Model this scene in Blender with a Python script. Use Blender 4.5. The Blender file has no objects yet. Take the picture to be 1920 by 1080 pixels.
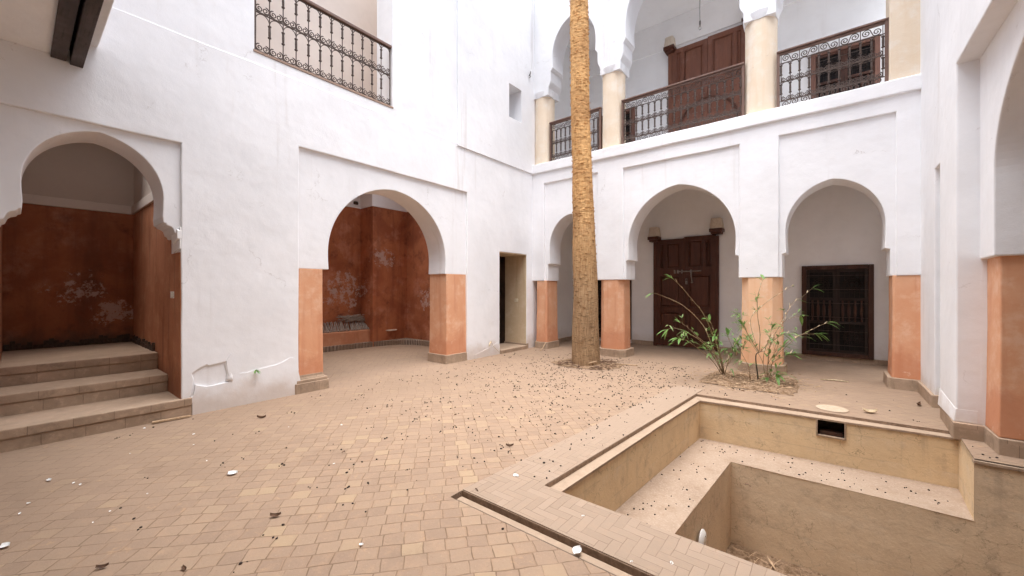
import bpy, bmesh, math, random
from mathutils import Vector, Matrix, noise
sc = bpy.context.scene
COL = sc.collection
rnd = random.Random(11)
PI = math.pi

# ------------------------------------------------------------------ node helper
class G:
    def __init__(self, name):
        self.m = bpy.data.materials.new(name); self.m.use_nodes = True
        self.t = self.m.node_tree; self.t.nodes.clear()
        self.out = self.t.nodes.new('ShaderNodeOutputMaterial')
        g = self.t.nodes.new('ShaderNodeNewGeometry')
        self.P = g.outputs['Position']; self.N = g.outputs['Normal']
        s = self.t.nodes.new('ShaderNodeSeparateXYZ'); self.t.links.new(self.P, s.inputs[0])
        self.X, self.Y, self.Z = s.outputs
    def put(self, sock, v):
        if isinstance(v, bpy.types.NodeSocket): self.t.links.new(v, sock)
        elif v is not None:
            if sock.type == 'RGBA' and len(v) == 3: v = (*v, 1)
            sock.default_value = v
    def ma(self, op, a, b=None, c=None, clamp=False):
        n = self.t.nodes.new('ShaderNodeMath'); n.operation = op; n.use_clamp = clamp
        for i, v in enumerate((a, b, c)):
            if v is not None: self.put(n.inputs[i], v)
        return n.outputs[0]
    def sum(self, *a):
        r = a[0]
        for b in a[1:]: r = self.ma('ADD', r, b)
        return r
    def mul(self, *a):
        r = a[0]
        for b in a[1:]: r = self.ma('MULTIPLY', r, b)
        return r
    def sub(self, a, b): return self.ma('SUBTRACT', a, b)
    def vec(self, x, y, z=0.0):
        n = self.t.nodes.new('ShaderNodeCombineXYZ')
        for i, v in enumerate((x, y, z)): self.put(n.inputs[i], v)
        return n.outputs[0]
    def vmul(self, v, s):
        n = self.t.nodes.new('ShaderNodeVectorMath'); n.operation = 'MULTIPLY'
        self.put(n.inputs[0], v); self.put(n.inputs[1], s); return n.outputs[0]
    def vadd(self, v, s):
        n = self.t.nodes.new('ShaderNodeVectorMath'); n.operation = 'ADD'
        self.put(n.inputs[0], v); self.put(n.inputs[1], s); return n.outputs[0]
    def noise(self, scale=1, detail=4, rough=.55, vec=None, dist=0.0, color=False):
        n = self.t.nodes.new('ShaderNodeTexNoise')
        self.put(n.inputs['Vector'], vec if vec is not None else self.P)
        n.inputs['Scale'].default_value = scale; n.inputs['Detail'].default_value = detail
        n.inputs['Roughness'].default_value = rough; n.inputs['Distortion'].default_value = dist
        return n.outputs['Color' if color else 'Fac']
    def vor(self, scale, vec=None, feature='F1', rand=1.0):
        n = self.t.nodes.new('ShaderNodeTexVoronoi'); n.feature = feature
        self.put(n.inputs['Vector'], vec if vec is not None else self.P)
        n.inputs['Scale'].default_value = scale; n.inputs['Randomness'].default_value = rand
        return n.outputs['Distance']
    def white(self, vec):
        n = self.t.nodes.new('ShaderNodeTexWhiteNoise'); n.noise_dimensions = '3D'
        self.put(n.inputs['Vector'], vec); return n.outputs['Value']
    def mr(self, v, a, b, c=0.0, d=1.0, smooth=True):
        n = self.t.nodes.new('ShaderNodeMapRange'); n.clamp = True
        n.interpolation_type = 'SMOOTHSTEP' if smooth else 'LINEAR'
        for i, x in enumerate((v, a, b, c, d)): self.put(n.inputs[i], x)
        return n.outputs[0]
    def mix(self, f, a, b, mode='MIX'):
        n = self.t.nodes.new('ShaderNodeMix'); n.data_type = 'RGBA'; n.blend_type = mode
        self.put(n.inputs[0], f); self.put(n.inputs[6], a); self.put(n.inputs[7], b)
        return n.outputs[2]
    def ramp(self, f, *stops):
        n = self.t.nodes.new('ShaderNodeValToRGB'); e = n.color_ramp.elements
        while len(e) < len(stops): e.new(.5)
        for i, (p, c) in enumerate(stops): e[i].position = p; e[i].color = (*c, 1)
        self.put(n.inputs[0], f); return n.outputs[0]
    def bump(self, h, dist, strength=1.0, nrm=None):
        # heights add up (in metres) and reach one Bump node in end()
        v = self.ma('MULTIPLY', h, dist*strength*.8)
        return v if nrm is None else self.ma('ADD', nrm, v)
    def bumpnode(self, h):
        n = self.t.nodes.new('ShaderNodeBump'); n.inputs['Distance'].default_value = 1.0
        n.inputs['Strength'].default_value = 1.0; self.put(n.inputs['Height'], h); return n.outputs[0]
    def end(self, col, rough=.8, nrm=None, spec=.3, metal=0.0, **kw):
        b = self.t.nodes.new('ShaderNodeBsdfPrincipled')
        self.put(b.inputs['Base Color'], col); self.put(b.inputs['Roughness'], rough)
        b.inputs['Specular IOR Level'].default_value = spec; self.put(b.inputs['Metallic'], metal)
        if nrm is not None: self.put(b.inputs['Normal'], self.bumpnode(nrm))
        for k, v in kw.items(): self.put(b.inputs[k], v)
        self.t.links.new(b.outputs[0], self.out.inputs[0]); return self.m

def cracks(g, scale, width, thresh, wob=.22):
    w1 = g.vmul(g.noise(2.2, 6, .7, color=True), (wob*2, wob*2, wob*2))
    d = g.vor(scale, g.vadd(g.P, w1), 'DISTANCE_TO_EDGE')
    line = g.mr(d, 0.0, g.mul(width, g.sum(.3, g.noise(9, 2))), 1, 0)
    return g.mul(line, g.mr(g.noise(1.6, 3, .6), thresh, thresh + .1), g.mr(g.noise(12, 2), .35, .55))

def plaster(name, col, dirt=.55, crack=.35, drip=.25, und=.02, dim_up=0.0):
    g = G(name)
    n1 = g.noise(1.1, 5, .6)
    c = g.mix(g.mr(n1, .35, .72), col, tuple(x*.93 for x in col))
    c = g.mix(g.mul(g.mr(g.noise(7, 3), .5, .8), .25), c, tuple(x*y for x, y in zip(col, (.90, .88, .86))))
    dr = g.noise(1, 5, .6, g.vmul(g.P, (4.5, 4.5, .3)))
    c = g.mix(g.mul(g.mr(dr, .56, .78), g.mr(g.noise(.6, 2), .4, .65), drip), c, (.48, .42, .37))
    if dim_up:                                              # greyer with height, in streaks: dimmer light painted into the upper walls
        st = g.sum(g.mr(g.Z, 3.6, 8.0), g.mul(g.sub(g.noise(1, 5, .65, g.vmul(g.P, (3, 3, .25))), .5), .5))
        c = g.mix(g.mul(g.mr(st, 0, 1, 0, 1, False), dim_up), c, (.47, .47, .48))
    c = g.mix(g.mul(cracks(g, .55, .006, .52), crack), c, (.35, .31, .28))
    c = g.mix(g.mul(g.mr(g.vor(3.1), .03, .012, 0, 1), g.mr(g.noise(1.7, 1), .5, .55), .6), c, (.35, .3, .27))
    h = g.sum(g.Z, g.mul(g.sub(g.noise(3.5, 4, .65), .5), .55))
    c = g.mix(g.mul(g.mr(h, .02, .42, 1, 0), dirt), c, (.50, .37, .27))
    n = g.bump(g.noise(1.3, 3), und*2.4, .55)
    n = g.bump(g.noise(9, 4, .6), .008, .45, n)
    n = g.bump(g.noise(70, 3, .6), .0015, .5, n)
    return g.end(c, .9, n, .2)

def tadelakt(name, a, b, pale, dark, bottom=True):
    g = G(name)
    c = g.mix(g.mr(g.noise(1.6, 6, .62, dist=.6), .35, .68), a, b)
    c = g.mix(g.mul(g.mr(g.noise(4, 7, .72), .46, .68), .75), c, pale)
    c = g.mix(g.mul(g.mr(g.noise(1, 5, .6, g.vmul(g.P, (7, 7, .6))), .50, .72), .6), c, dark)
    if bottom:
        h = g.sum(g.Z, g.mul(g.sub(g.noise(2.5, 5, .7, dist=.5), .5), 1.3))
        c = g.mix(g.mul(g.mr(h, .35, .75, 1, 0), .65), c, dark)
        c = g.mix(g.mul(g.mr(g.noise(5, 7, .7), .60, .66), g.mr(h, .2, .8, 1, 0), .55), c, (.74, .52, .40))
    c = g.mix(g.mul(cracks(g, 1.3, .008, .57), .5), c, tuple(x*.45 for x in a))
    n = g.bump(g.noise(2.2, 4), .03, .5)
    n = g.bump(g.noise(38, 4, .65), .003, .6, n)
    return g.end(c, .75, n, .3)

def redwall(name, k=1.0, blooms=(), foot=True):
    g = G(name)
    a, b, d = (.35*k, .125*k, .056*k), (.25*k, .08*k, .036*k), (.10*k, .034*k, .019*k)
    c = g.mix(g.mr(g.noise(1.1, 6, .65, dist=.8), .35, .65), a, b)
    c = g.mix(g.mul(g.mr(g.noise(3.1, 6, .7), .5, .75), .8), c, d)
    c = g.mix(g.mul(g.mr(g.noise(1.9, 7, .72), .5, .68), .55), c, (.44*k, .20*k, .125*k))
    c = g.mix(g.mul(g.mr(g.noise(1, 5, .6, g.vmul(g.P, (4, 4, .35))), .48, .72), .6), c, (.13*k, .045*k, .025*k))
    for (bx, by, bz, br) in blooms:
        q = g.vmul(g.vadd(g.P, (-bx, -by, -bz)), (1, 1, 1.25))
        ln = g.t.nodes.new('ShaderNodeVectorMath'); ln.operation = 'LENGTH'; g.put(ln.inputs[0], q)
        f = g.sum(g.mr(ln.outputs['Value'], br*.2, br*1.5, .10, -.14), g.noise(4.2, 10, .80))
        c = g.mix(g.mul(g.mr(f, .575, .615), .75), c, (.56, .42, .36))
    if foot:
        h = g.sum(g.Z, g.mul(g.sub(g.noise(4, 5, .7), .5), .6))
        c = g.mix(g.mul(g.mr(h, .72, 1.0, 1, 0), .7), c, (.085, .055, .04))
    n = g.bump(g.noise(2.2, 5, .6), .05, .5)
    n = g.bump(g.noise(30, 5, .65), .005, .7, n)
    return g.end(c, .8, n, .3)

def stone(name, a, b, bl=.27, bh=.115, joint=.6):
    g = G(name)
    s = g.sum(g.X, g.Y)
    row = g.ma('FLOOR', g.ma('DIVIDE', g.Z, bh))
    uu = g.sum(g.ma('DIVIDE', s, bl), g.mul(g.white(g.vec(row, 3.1, 0)), .9))
    fx = g.ma('FRACT', uu)
    jd = g.mul(g.ma('MINIMUM', fx, g.sub(1.0, fx)), bl)
    idr = g.white(g.vec(g.ma('FLOOR', uu), row, 1.7))
    side = g.mr(g.ma('ABSOLUTE', g.mul(g.sum(g.vdot(g.N, (0, 0, 1))), 1.0)), .4, .6, 1, 0)
    c = g.mix(g.mr(g.noise(3, 6, .65), .35, .7), a, b)
    c = g.mix(g.mul(idr, .45), c, tuple(x*.72 for x in b))
    c = g.mix(g.mul(g.mr(g.noise(14, 5, .7), .5, .72), .5), c, tuple(min(1, x*1.3) for x in a))
    j = g.mul(g.mr(jd, .001, .004, 1, 0), side)
    c = g.mix(g.mul(j, joint), c, (.16, .11, .075))
    c = g.mix(g.mul(g.mr(g.noise(5, 6, .7), .5, .72), .5), c, tuple(x*.55 for x in b))
    c = g.mix(g.mul(g.mr(g.vdot(g.N, (0, 0, 1)), .6, .9), g.mr(g.noise(2.5, 5, .65), .35, .65, .2, .6)), c, (.42, .31, .225))
    n = g.bump(g.noise(5, 5, .6), .02, .5)
    n = g.bump(g.noise(45, 5, .7), .004, .7, n)
    n = g.bump(g.sub(1.0, j), .004, .6, n)
    return g.end(c, .88, n, .2)
def _vdot(self, v, w):
    n = self.t.nodes.new('ShaderNodeVectorMath'); n.operation = 'DOT_PRODUCT'
    self.put(n.inputs[0], v); self.put(n.inputs[1], w); return n.outputs['Value']
G.vdot = _vdot

def tile_floor():
    g = G('floor_tiles')
    w1 = g.noise(2.0, 3, .5, color=True); w2 = g.noise(9, 2, .5, color=True)
    sx = g.t.nodes.new('ShaderNodeSeparateXYZ'); g.put(sx.inputs[0], g.vadd(g.vmul(w1, (.075, .075, 0)), g.vmul(w2, (.009, .009, 0))))
    x = g.sum(g.X, sx.outputs[0]); y = g.sum(g.Y, sx.outputs[1])
    sa, ca = math.sin(math.radians(40.8)), math.cos(math.radians(40.8))
    u = g.sum(g.mul(x, sa), g.mul(y, ca)); v = g.sub(g.mul(x, ca), g.mul(y, sa))
    TL, TW = .127, .113
    vv = g.ma('DIVIDE', v, TW); row = g.ma('FLOOR', vv)
    uu = g.sum(g.ma('DIVIDE', u, TL), g.mul(g.white(g.vec(row, 7.3, 0)), .30)); cl = g.ma('FLOOR', uu)
    fx = g.ma('FRACT', uu); fy = g.ma('FRACT', vv)
    d = g.ma('MINIMUM', g.mul(g.ma('MINIMUM', fx, g.sub(1.0, fx)), TL), g.mul(g.ma('MINIMUM', fy, g.sub(1.0, fy)), TW))
    r1 = g.white(g.vec(cl, row, .3)); r2 = g.white(g.vec(cl, row, 5.9)); r3 = g.white(g.vec(cl, row, 9.1))
    c = g.ramp(r1, (0, (0.275, 0.190, 0.134)), (.3, (0.302, 0.210, 0.147)), (.65, (0.321, 0.224, 0.155)), (.9, (0.341, 0.239, 0.163)), (1.0, (0.385, 0.277, 0.175)))
    c = g.mix(g.mul(g.mr(g.noise(11, 6, .7), .45, .75), .5), c, (.42, .27, .17))
    c = g.mix(g.mul(g.mr(g.noise(60, 4, .7), .55, .75), .35), c, (0.502, 0.380, 0.281))
    jn = g.mr(g.noise(6, 4, .65), .36, .58)
    jw = g.sum(.0014, g.mul(jn, .0038))
    j = g.mr(d, g.mul(jw, .35), jw, 1, 0)
    edge = g.mr(d, .002, .022, 1, 0)
    c = g.mix(g.mul(edge, g.mr(r2, .35, .9), .5), c, (.30, .19, .12))
    c = g.mix(g.mul(j, g.sum(.16, g.mul(jn, .72))), c, (.19, .12, .075))
    # dust: lies thick away from the trodden middle
    dx = g.sum(g.X, 2.3); dy = g.sub(g.Y, 2.2)
    dist = g.ma('SQRT', g.sum(g.mul(dx, dx), g.mul(dy, dy)))
    dust = g.sum(g.mr(dist, .8, 3.8, .12, .74), g.mul(g.sub(g.noise(1.7, 6, .7), .5), 1.3), g.mul(g.sub(g.noise(22, 4, .6), .5), .35))
    dust = g.ma('MINIMUM', g.ma('MAXIMUM', dust, 0.0), .9)
    dcol = g.mix(g.mr(g.noise(.8, 4), .35, .65), (0.316, 0.221, 0.155), (0.284, 0.199, 0.139))
    c = g.mix(dust, c, dcol)
    c = g.mix(g.mul(g.mr(g.noise(2.3, 6, .7), .55, .74), .5), c, (.22, .15, .105))
    c = g.mix(g.mul(g.mr(g.noise(9, 5, .7), .57, .70), g.mr(r2, .4, .8), .45), c, (.47, .30, .17))
    c = g.mix(g.mul(g.mr(g.noise(85, 3, .65), .62, .70), .55), c, (.22, .14, .09))
    c = g.mix(g.mul(j, g.mr(g.noise(4, 4, .65), .40, .60), .6), c, (.17, .11, .07))
    soft = g.sub(1.0, g.mul(dust, .75))
    hgt = g.sum(g.mul(g.mr(d, .0, .006), .55), g.mul(r3, .45))
    n = g.bump(g.noise(1.6, 3), .03, .35)
    n = g.bump(g.mul(hgt, soft), .006, .75, n)
    n = g.bump(g.noise(48, 5, .7), .004, .6, n)
    return g.end(c, .9, n, .2)

def herringbone():
    g = G('herringbone_brick')
    w1 = g.noise(5, 4, .6, color=True)
    sx = g.t.nodes.new('ShaderNodeSeparateXYZ'); g.put(sx.inputs[0], g.vmul(w1, (.022, .022, 0)))
    x0 = g.sum(g.X, sx.outputs[0]); y0 = g.sum(g.Y, sx.outputs[1])
    W, n_ = .064, 3.0
    x = g.ma('DIVIDE', x0, W); y = g.ma('DIVIDE', y0, W)
    i, j = g.ma('FLOOR', x), g.ma('FLOOR', y); fx, fy = g.ma('FRACT', x), g.ma('FRACT', y)
    m = g.ma('FLOORED_MODULO', g.sum(g.sub(i, j), .25), 2*n_); m = g.ma('FLOOR', m)
    isH = g.ma('LESS_THAN', m, n_ - .5)
    alH = g.sum(m, fx); alV = g.sum(g.sub(2*n_ - 1, m), fy)
    al = g.sum(g.mul(isH, alH), g.mul(g.sub(1.0, isH), alV)); ac = g.sum(g.mul(isH, fy), g.mul(g.sub(1.0, isH), fx))
    d = g.ma('MINIMUM', g.ma('MINIMUM', al, g.sub(n_, al)), g.ma('MINIMUM', ac, g.sub(1.0, ac))); d = g.mul(d, W)
    ia = g.sub(i, g.mul(isH, m)); ja = g.sub(j, g.mul(g.sub(1.0, isH), g.sub(2*n_ - 1, m)))
    r = g.white(g.vec(ia, ja, isH)); r2 = g.white(g.vec(ia, ja, g.sum(isH, 4.4)))
    c = g.ramp(r, (0, (0.302, 0.223, 0.164)), (.5, (0.328, 0.242, 0.178)), (1, (0.353, 0.262, 0.195)))
    c = g.mix(g.mul(g.mr(g.noise(14, 6, .7), .45, .75), .5), c, (.38, .26, .18))
    jn = g.mr(g.noise(4, 4, .6), .38, .6)
    jt = g.mr(d, .0005, .0024, 1, 0)
    c = g.mix(g.mul(jt, g.sum(.10, g.mul(jn, .75))), c, (.17, .11, .07))
    dust = g.ma('MAXIMUM', g.sum(g.mr(g.Y, 2.6, 4.6, .22, .75), g.mul(g.sub(g.noise(1.7, 6, .65), .5), .9)), 0.0)
    dust = g.ma('MINIMUM', dust, .88)
    c = g.mix(dust, c, (0.323, 0.238, 0.175))
    c = g.mix(g.mul(jt, g.mr(g.noise(5, 4, .65), .38, .6), .5), c, (.19, .125, .085))
    c = g.mix(g.mul(g.mr(g.noise(110, 2, .6), .66, .72), .45), c, (.25, .17, .11))
    n = g.bump(g.mul(g.sum(g.mul(g.mr(d, 0, .004), .5), g.mul(r2, .5)), g.sub(1.0, g.mul(dust, .8))), .005, .75)
    n = g.bump(g.noise(55, 5, .7), .003, .6, n)
    return g.end(c, .9, n, .2)

def pool_plaster(name, a, b, stain, st=.6):
    g = G(name)
    c = g.mix(g.mr(g.noise(1.4, 6, .65, dist=.6), .35, .68), a, b)
    c = g.mix(g.mul(g.mr(g.noise(4.5, 7, .7), .52, .72), st), c, stain)
    c = g.mix(g.mul(g.mr(g.noise(1.9, 5, .7), .60, .72), st*.9), c, tuple(x*.7 for x in stain))
    dr = g.noise(1, 5, .65, g.vmul(g.P, (9, 9, .7)))
    c = g.mix(g.mul(g.mr(dr, .53, .72), g.mr(g.Z, -.75, -.02, .2, .8), .6), c, stain)
    wl = g.sum(g.Z, g.mul(g.sub(g.noise(1.2, 4, .6), .5), .05))
    for z0, k in ((-.17, .35), (-.42, .3), (-.86, .35), (-1.22, .4)):
        c = g.mix(g.mul(g.mr(g.ma('ABSOLUTE', g.sub(wl, z0)), 0, .012, 1, 0), g.mr(g.noise(2.2, 4, .6), .42, .62), k), c, stain)
        c = g.mix(g.mul(g.mr(wl, z0 - .16, z0, 0, 1), g.mr(wl, z0, z0 + .01, 1, 0), g.mr(g.noise(3.1, 5, .65), .45, .7), k), c, (.70, .60, .48))
    h = g.sum(g.Z, g.mul(g.sub(g.noise(6, 5, .7), .5), .16))
    c = g.mix(g.mul(g.mr(h, -.10, -.02), .6), c, (.30, .21, .14))
    c = g.mix(g.mul(cracks(g, 5.5, .024, .44, .13), .5), c, (.16, .105, .065))
    c = g.mix(g.mul(g.mr(g.vor(2.6), .07, .03), g.mr(g.noise(1.1, 2), .5, .56), .7), c, (.27, .20, .14))
    c = g.mix(g.mul(g.mr(g.noise(75, 3, .6), .6, .72), .4), c, tuple(x*.6 for x in b))
    n = g.bump(g.noise(3, 5, .6), .03, .5)
    n = g.bump(g.noise(40, 5, .7), .005, .7, n)
    return g.end(c, .88, n, .2)

def ledge_mat():
    g = G('ledge_terrazzo')
    v = g.vor(46)
    c = g.mix(g.mr(g.noise(2, 5, .6), .35, .7), (0.362, 0.268, 0.197), (0.318, 0.231, 0.169))
    c = g.mix(g.mul(g.mr(g.noise(45, 4, .65), .48, .62), .75), c, (0.412, 0.318, 0.243))
    c = g.mix(g.mul(g.mr(v, .16, .3, 1, 0), .35), c, (0.250, 0.169, 0.112))
    c = g.mix(g.mul(g.mr(g.noise(5, 7, .72), .5, .72), .65), c, (0.262, 0.174, 0.112))
    n = g.bump(g.noise(60, 5, .7), .004, .8)
    return g.end(c, .9, n, .2)

def wood(name, a, b, dark, sc_=(14, 14, 1.2), rough=.5, worn=(.3, .2, .14), wornk=.25):
    g = G(name)
    gr = g.noise(1, 6, .65, g.vmul(g.P, sc_), dist=.8)
    c = g.mix(g.mr(gr, .3, .7), a, b)
    c = g.mix(g.mul(g.mr(g.noise(1, 6, .7, g.vmul(g.P, tuple(s*3.5 for s in sc_))), .52, .72), .7), c, dark)
    c = g.mix(g.mul(g.mr(g.noise(3, 6, .7), .55, .8), wornk), c, worn)
    n = g.bump(g.noise(1, 6, .7, g.vmul(g.P, tuple(s*3 for s in sc_))), .004, .6)
    return g.end(c, g.mr(g.noise(4, 4), .3, .7, rough - .1, rough + .15), n, .35)

def plain(name, a, b, sc_=20, rough=.6, metal=0.0, bd=.003, spec=.3, **kw):
    g = G(name)
    c = g.mix(g.mr(g.noise(sc_, 5, .65), .35, .68), a, b)
    n = g.bump(g.noise(sc_*3, 4, .6), bd, .6)
    return g.end(c, rough, n, spec, metal, **kw)

def bark_mat():
    g = G('palm_fibre')
    zt = g.mr(g.sum(g.Z, g.mul(g.noise(1.5, 3), .8)), 1.0, 4.6)
    fib = g.noise(1, 5, .7, g.vmul(g.P, (75, 75, 5)))
    dash = g.noise(1, 5, .65, g.vmul(g.P, (11, 11, 62)))
    band = g.noise(1, 3, .6, g.vmul(g.P, (2.5, 2.5, 2.4)))
    up = g.mix(g.mr(fib, .33, .68), (0.502, 0.261, 0.099), (0.699, 0.435, 0.198))
    up = g.mix(g.mul(g.mr(band, .35, .6, 1, 0), .55), up, (0.364, 0.189, 0.081))
    lo = g.mix(g.mr(fib, .33, .68), (.235, .140, .073), (.405, .275, .160))
    lo = g.mix(g.mul(g.mr(band, .5, .7), .4), lo, (0.168, 0.101, 0.056))
    c = g.mix(zt, lo, up)
    c = g.mix(g.mul(g.mr(dash, .545, .64), .85), c, g.mix(zt, (0.084, 0.049, 0.025), (0.189, 0.091, 0.032)))
    c = g.mix(g.mul(g.mr(dash, .40, .30), .4), c, g.mix(zt, (0.378, 0.280, 0.182), (0.602, 0.434, 0.231)))
    n = g.bump(dash, .009, .8)
    n = g.bump(fib, .006, .8, n)
    return g.end(c, .9, n, .15)

def leaf_mat(name, a, b):
    g = G(name)
    c = g.mix(g.mr(g.noise(7, 3), .35, .65), a, b)
    c = g.mix(g.mul(g.mr(g.noise(60, 3), .55, .75), .3), c, (.25, .26, .06))
    b_ = g.t.nodes.new('ShaderNodeBsdfPrincipled'); g.put(b_.inputs['Base Color'], c); b_.inputs['Roughness'].default_value = .5
    t_ = g.t.nodes.new('ShaderNodeBsdfTranslucent'); g.put(t_.inputs[0], c)
    mx = g.t.nodes.new('ShaderNodeMixShader'); mx.inputs[0].default_value = .35
    g.t.links.new(b_.outputs[0], mx.inputs[1]); g.t.links.new(t_.outputs[0], mx.inputs[2])
    g.t.links.new(mx.outputs[0], g.out.inputs[0]); return g.m

def soil_mat():
    g = G('dry_soil')
    c = g.mix(g.mr(g.noise(12, 7, .75), .35, .65), (.15, .09, .05), (.34, .23, .15))
    c = g.mix(g.mul(g.mr(g.vor(30), .1, .3, 1, 0), .5), c, (.44, .32, .22))
    n = g.bump(g.noise(20, 7, .75), .03, 1.0)
    return g.end(c, .95, n, .1)

def fringe_mat():
    g = G('tile_fringe')
    s = g.ma('SINE', g.mul(g.sum(g.X, g.mul(g.Y, 1.15), g.mul(g.noise(3, 3), .12)), 62.0))
    c = g.mix(g.mr(s, -.2, .3), (.17, .13, .105), (.36, .29, .235))
    c = g.mix(g.mr(g.noise(2.2, 5, .7), .36, .58), c, (.27, .195, .14))
    return g.end(c, .85, g.bump(s, .008, .6), .2)

M = {}
M['white'] = plaster('white_plaster', (.85, .85, .865), crack=.38, drip=.46, dim_up=.36)
M['white_in'] = plaster('white_inner_plaster', (.905, .90, .90), dirt=.4, crack=.1, drip=.12)
M['cream_in'] = plaster('warm_inner_plaster', (.74, .655, .59), dirt=0, crack=.1, drip=.1)
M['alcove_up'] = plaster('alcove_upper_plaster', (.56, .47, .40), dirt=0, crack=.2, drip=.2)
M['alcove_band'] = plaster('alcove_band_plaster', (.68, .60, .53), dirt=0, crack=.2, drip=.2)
M['orange'] = tadelakt('terracotta_tadelakt', (.66, .33, .185), (.69, .375, .225), (.74, .47, .32), (.54, .22, .115))
M['peach'] = tadelakt('peach_tadelakt', (.80, .50, .31), (.82, .54, .355), (.84, .60, .43), (.74, .40, .22))
M['brown_jamb'] = tadelakt('brown_tadelakt', (.47, .20, .105), (.39, .155, .075), (.52, .27, .15), (.22, .085, .045))
M['red'] = redwall('red_plaster', 1.38, [(-10.1, 5.45, 1.5, .9), (-9.5, 6.3, 2.4, .5), (-8.6, 7.04, 1.3, .6)], False); M['red_dk'] = redwall('brown_red_plaster', 1.08, [(-9.16, .62, 1.55, .5), (-9.16, .95, 1.2, .4)])
M['bench'] = tadelakt('bench_plaster', (.52, .225, .12), (.58, .27, .15), (.62, .34, .21), (.36, .13, .07), False)
M['beige'] = tadelakt('beige_plaster', (.57, .435, .28), (.62, .48, .32), (.68, .55, .39), (.46, .33, .20), False)
M['cream'] = tadelakt('cream_column_plaster', (.70, .575, .435), (.72, .61, .48), (.74, .67, .58), (.68, .52, .36), False)
M['stone'] = stone('plinth_stone', (.44, .32, .23), (.36, .26, .18))
M['step'] = stone('step_stone', (.43, .305, .215), (.34, .24, .165), bl=.30, bh=.11)
M['sill'] = plain('brown_sill', (.36, .25, .19), (.27, .185, .14), 12, .8)
M['floor'] = tile_floor(); M['herring'] = herringbone()
M['pool'] = pool_plaster('pool_ochre_plaster', (.73, .555, .345), (.65, .485, .30), (.40, .295, .205), .5)
M['pool_deep'] = pool_plaster('pool_stained_plaster', (.71, .555, .385), (.64, .49, .335), (.42, .32, .23), .55)
M['ledge'] = ledge_mat()
M['rim'] = stone('rim_stone', (.41, .30, .215), (.34, .245, .17), bl=.4, joint=.5)
M['groove'] = plain('dark_groove', (.10, .065, .045), (.055, .038, .028), 30, .9)
M['edge'] = plain('brick_edge', (.34, .24, .17), (.23, .16, .11), 25, .9)
M['door'] = wood('dark_door_wood', (.105, .034, .018), (.065, .022, .013), (.022, .009, .006), rough=.45, worn=(.2, .1, .06), wornk=.2)
M['door2'] = wood('red_door_wood', (.225, .09, .052), (.175, .068, .042), (.085, .03, .018), rough=.5, worn=(.36, .24, .2), wornk=.3)
M['winwood'] = wood('window_wood', (.075, .028, .016), (.045, .018, .011), (.02, .009, .006), rough=.55)
M['winblack'] = wood('black_window_wood', (.030, .016, .011), (.020, .011, .008), (.009, .005, .004), rough=.6, wornk=.1)
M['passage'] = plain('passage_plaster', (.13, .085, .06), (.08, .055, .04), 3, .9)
M['winwood2'] = wood('brown_window_wood', (.20, .095, .065), (.15, .07, .05), (.07, .03, .02), rough=.55)
M['beam'] = wood('beam_wood', (.085, .062, .055), (.055, .042, .038), (.018, .013, .012), (1.5, 13, 13), .7, (.16, .12, .1), .35)
M['rail'] = wood('rail_wood', (.17, .10, .075), (.13, .075, .058), (.07, .04, .03), (3, 3, 9), .55, (.28, .2, .16), .3)
M['iron'] = plain('brown_iron', (.10, .072, .06), (.065, .045, .038), 30, .55, .3)
M['iron2'] = plain('grey_iron', (.32, .28, .25), (.2, .16, .14), 40, .5, .6)
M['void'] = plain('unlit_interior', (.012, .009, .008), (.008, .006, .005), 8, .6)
M['glass'] = plain('dark_glass', (.012, .010, .010), (.02, .016, .015), 3, .45, 0, .0004, .15)
M['bark'] = bark_mat()
M['leaf'] = leaf_mat('leaf_green', (.135, .28, .065), (.22, .38, .11)); M['leaf2'] = leaf_mat('leaf_olive', (.155, .24, .07), (.24, .31, .12))
M['stem'] = plain('cane_stem', (.30, .20, .115), (.20, .14, .07), 25, .6)
M['stemdk'] = plain('dark_stem', (.06, .05, .03), (.035, .03, .02), 25, .6)
M['sheath'] = plain('dry_sheath', (.62, .50, .34), (.45, .34, .21), 40, .8)
M['soil'] = soil_mat()
M['berry'] = plain('dark_berry', (.045, .024, .015), (.02, .012, .009), 90, .6)
M['flake'] = plain('white_paint_flake', (.82, .81, .79), (.74, .72, .69), 30, .7)
M['dryleaf'] = plain('dry_leaf', (.15, .08, .045), (.085, .045, .028), 40, .7)
M['stick'] = plain('dry_stick', (.50, .35, .22), (.38, .25, .15), 40, .8)
M['reed'] = plain('grey_reed', (.36, .29, .24), (.22, .175, .14), 30, .8)
M['plate'] = plain('pale_cover', (.52, .41, .30), (.43, .32, .225), 25, .7)
M['switch'] = plain('white_plastic', (.80, .78, .72), (.74, .71, .64), 15, .4, 0, .0005)
M['switchb'] = plain('aged_plastic', (.70, .62, .47), (.62, .53, .38), 15, .45, 0, .0005)
M['cable'] = plain('grey_cable', (.10, .09, .085), (.06, .055, .05), 30, .6)
M['cablew'] = plain('pale_cable', (.62, .61, .60), (.55, .54, .53), 30, .6)
M['cap'] = plain('cap_plaster', (.66, .57, .47), (.58, .48, .38), 18, .85)
M['fringe'] = fringe_mat()
M['bulb'] = plain('bulb_glass', (.9, .9, .88), (.9, .9, .88), 3, .05, 0, .0001, .5, **{'Transmission Weight': .85})

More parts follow.
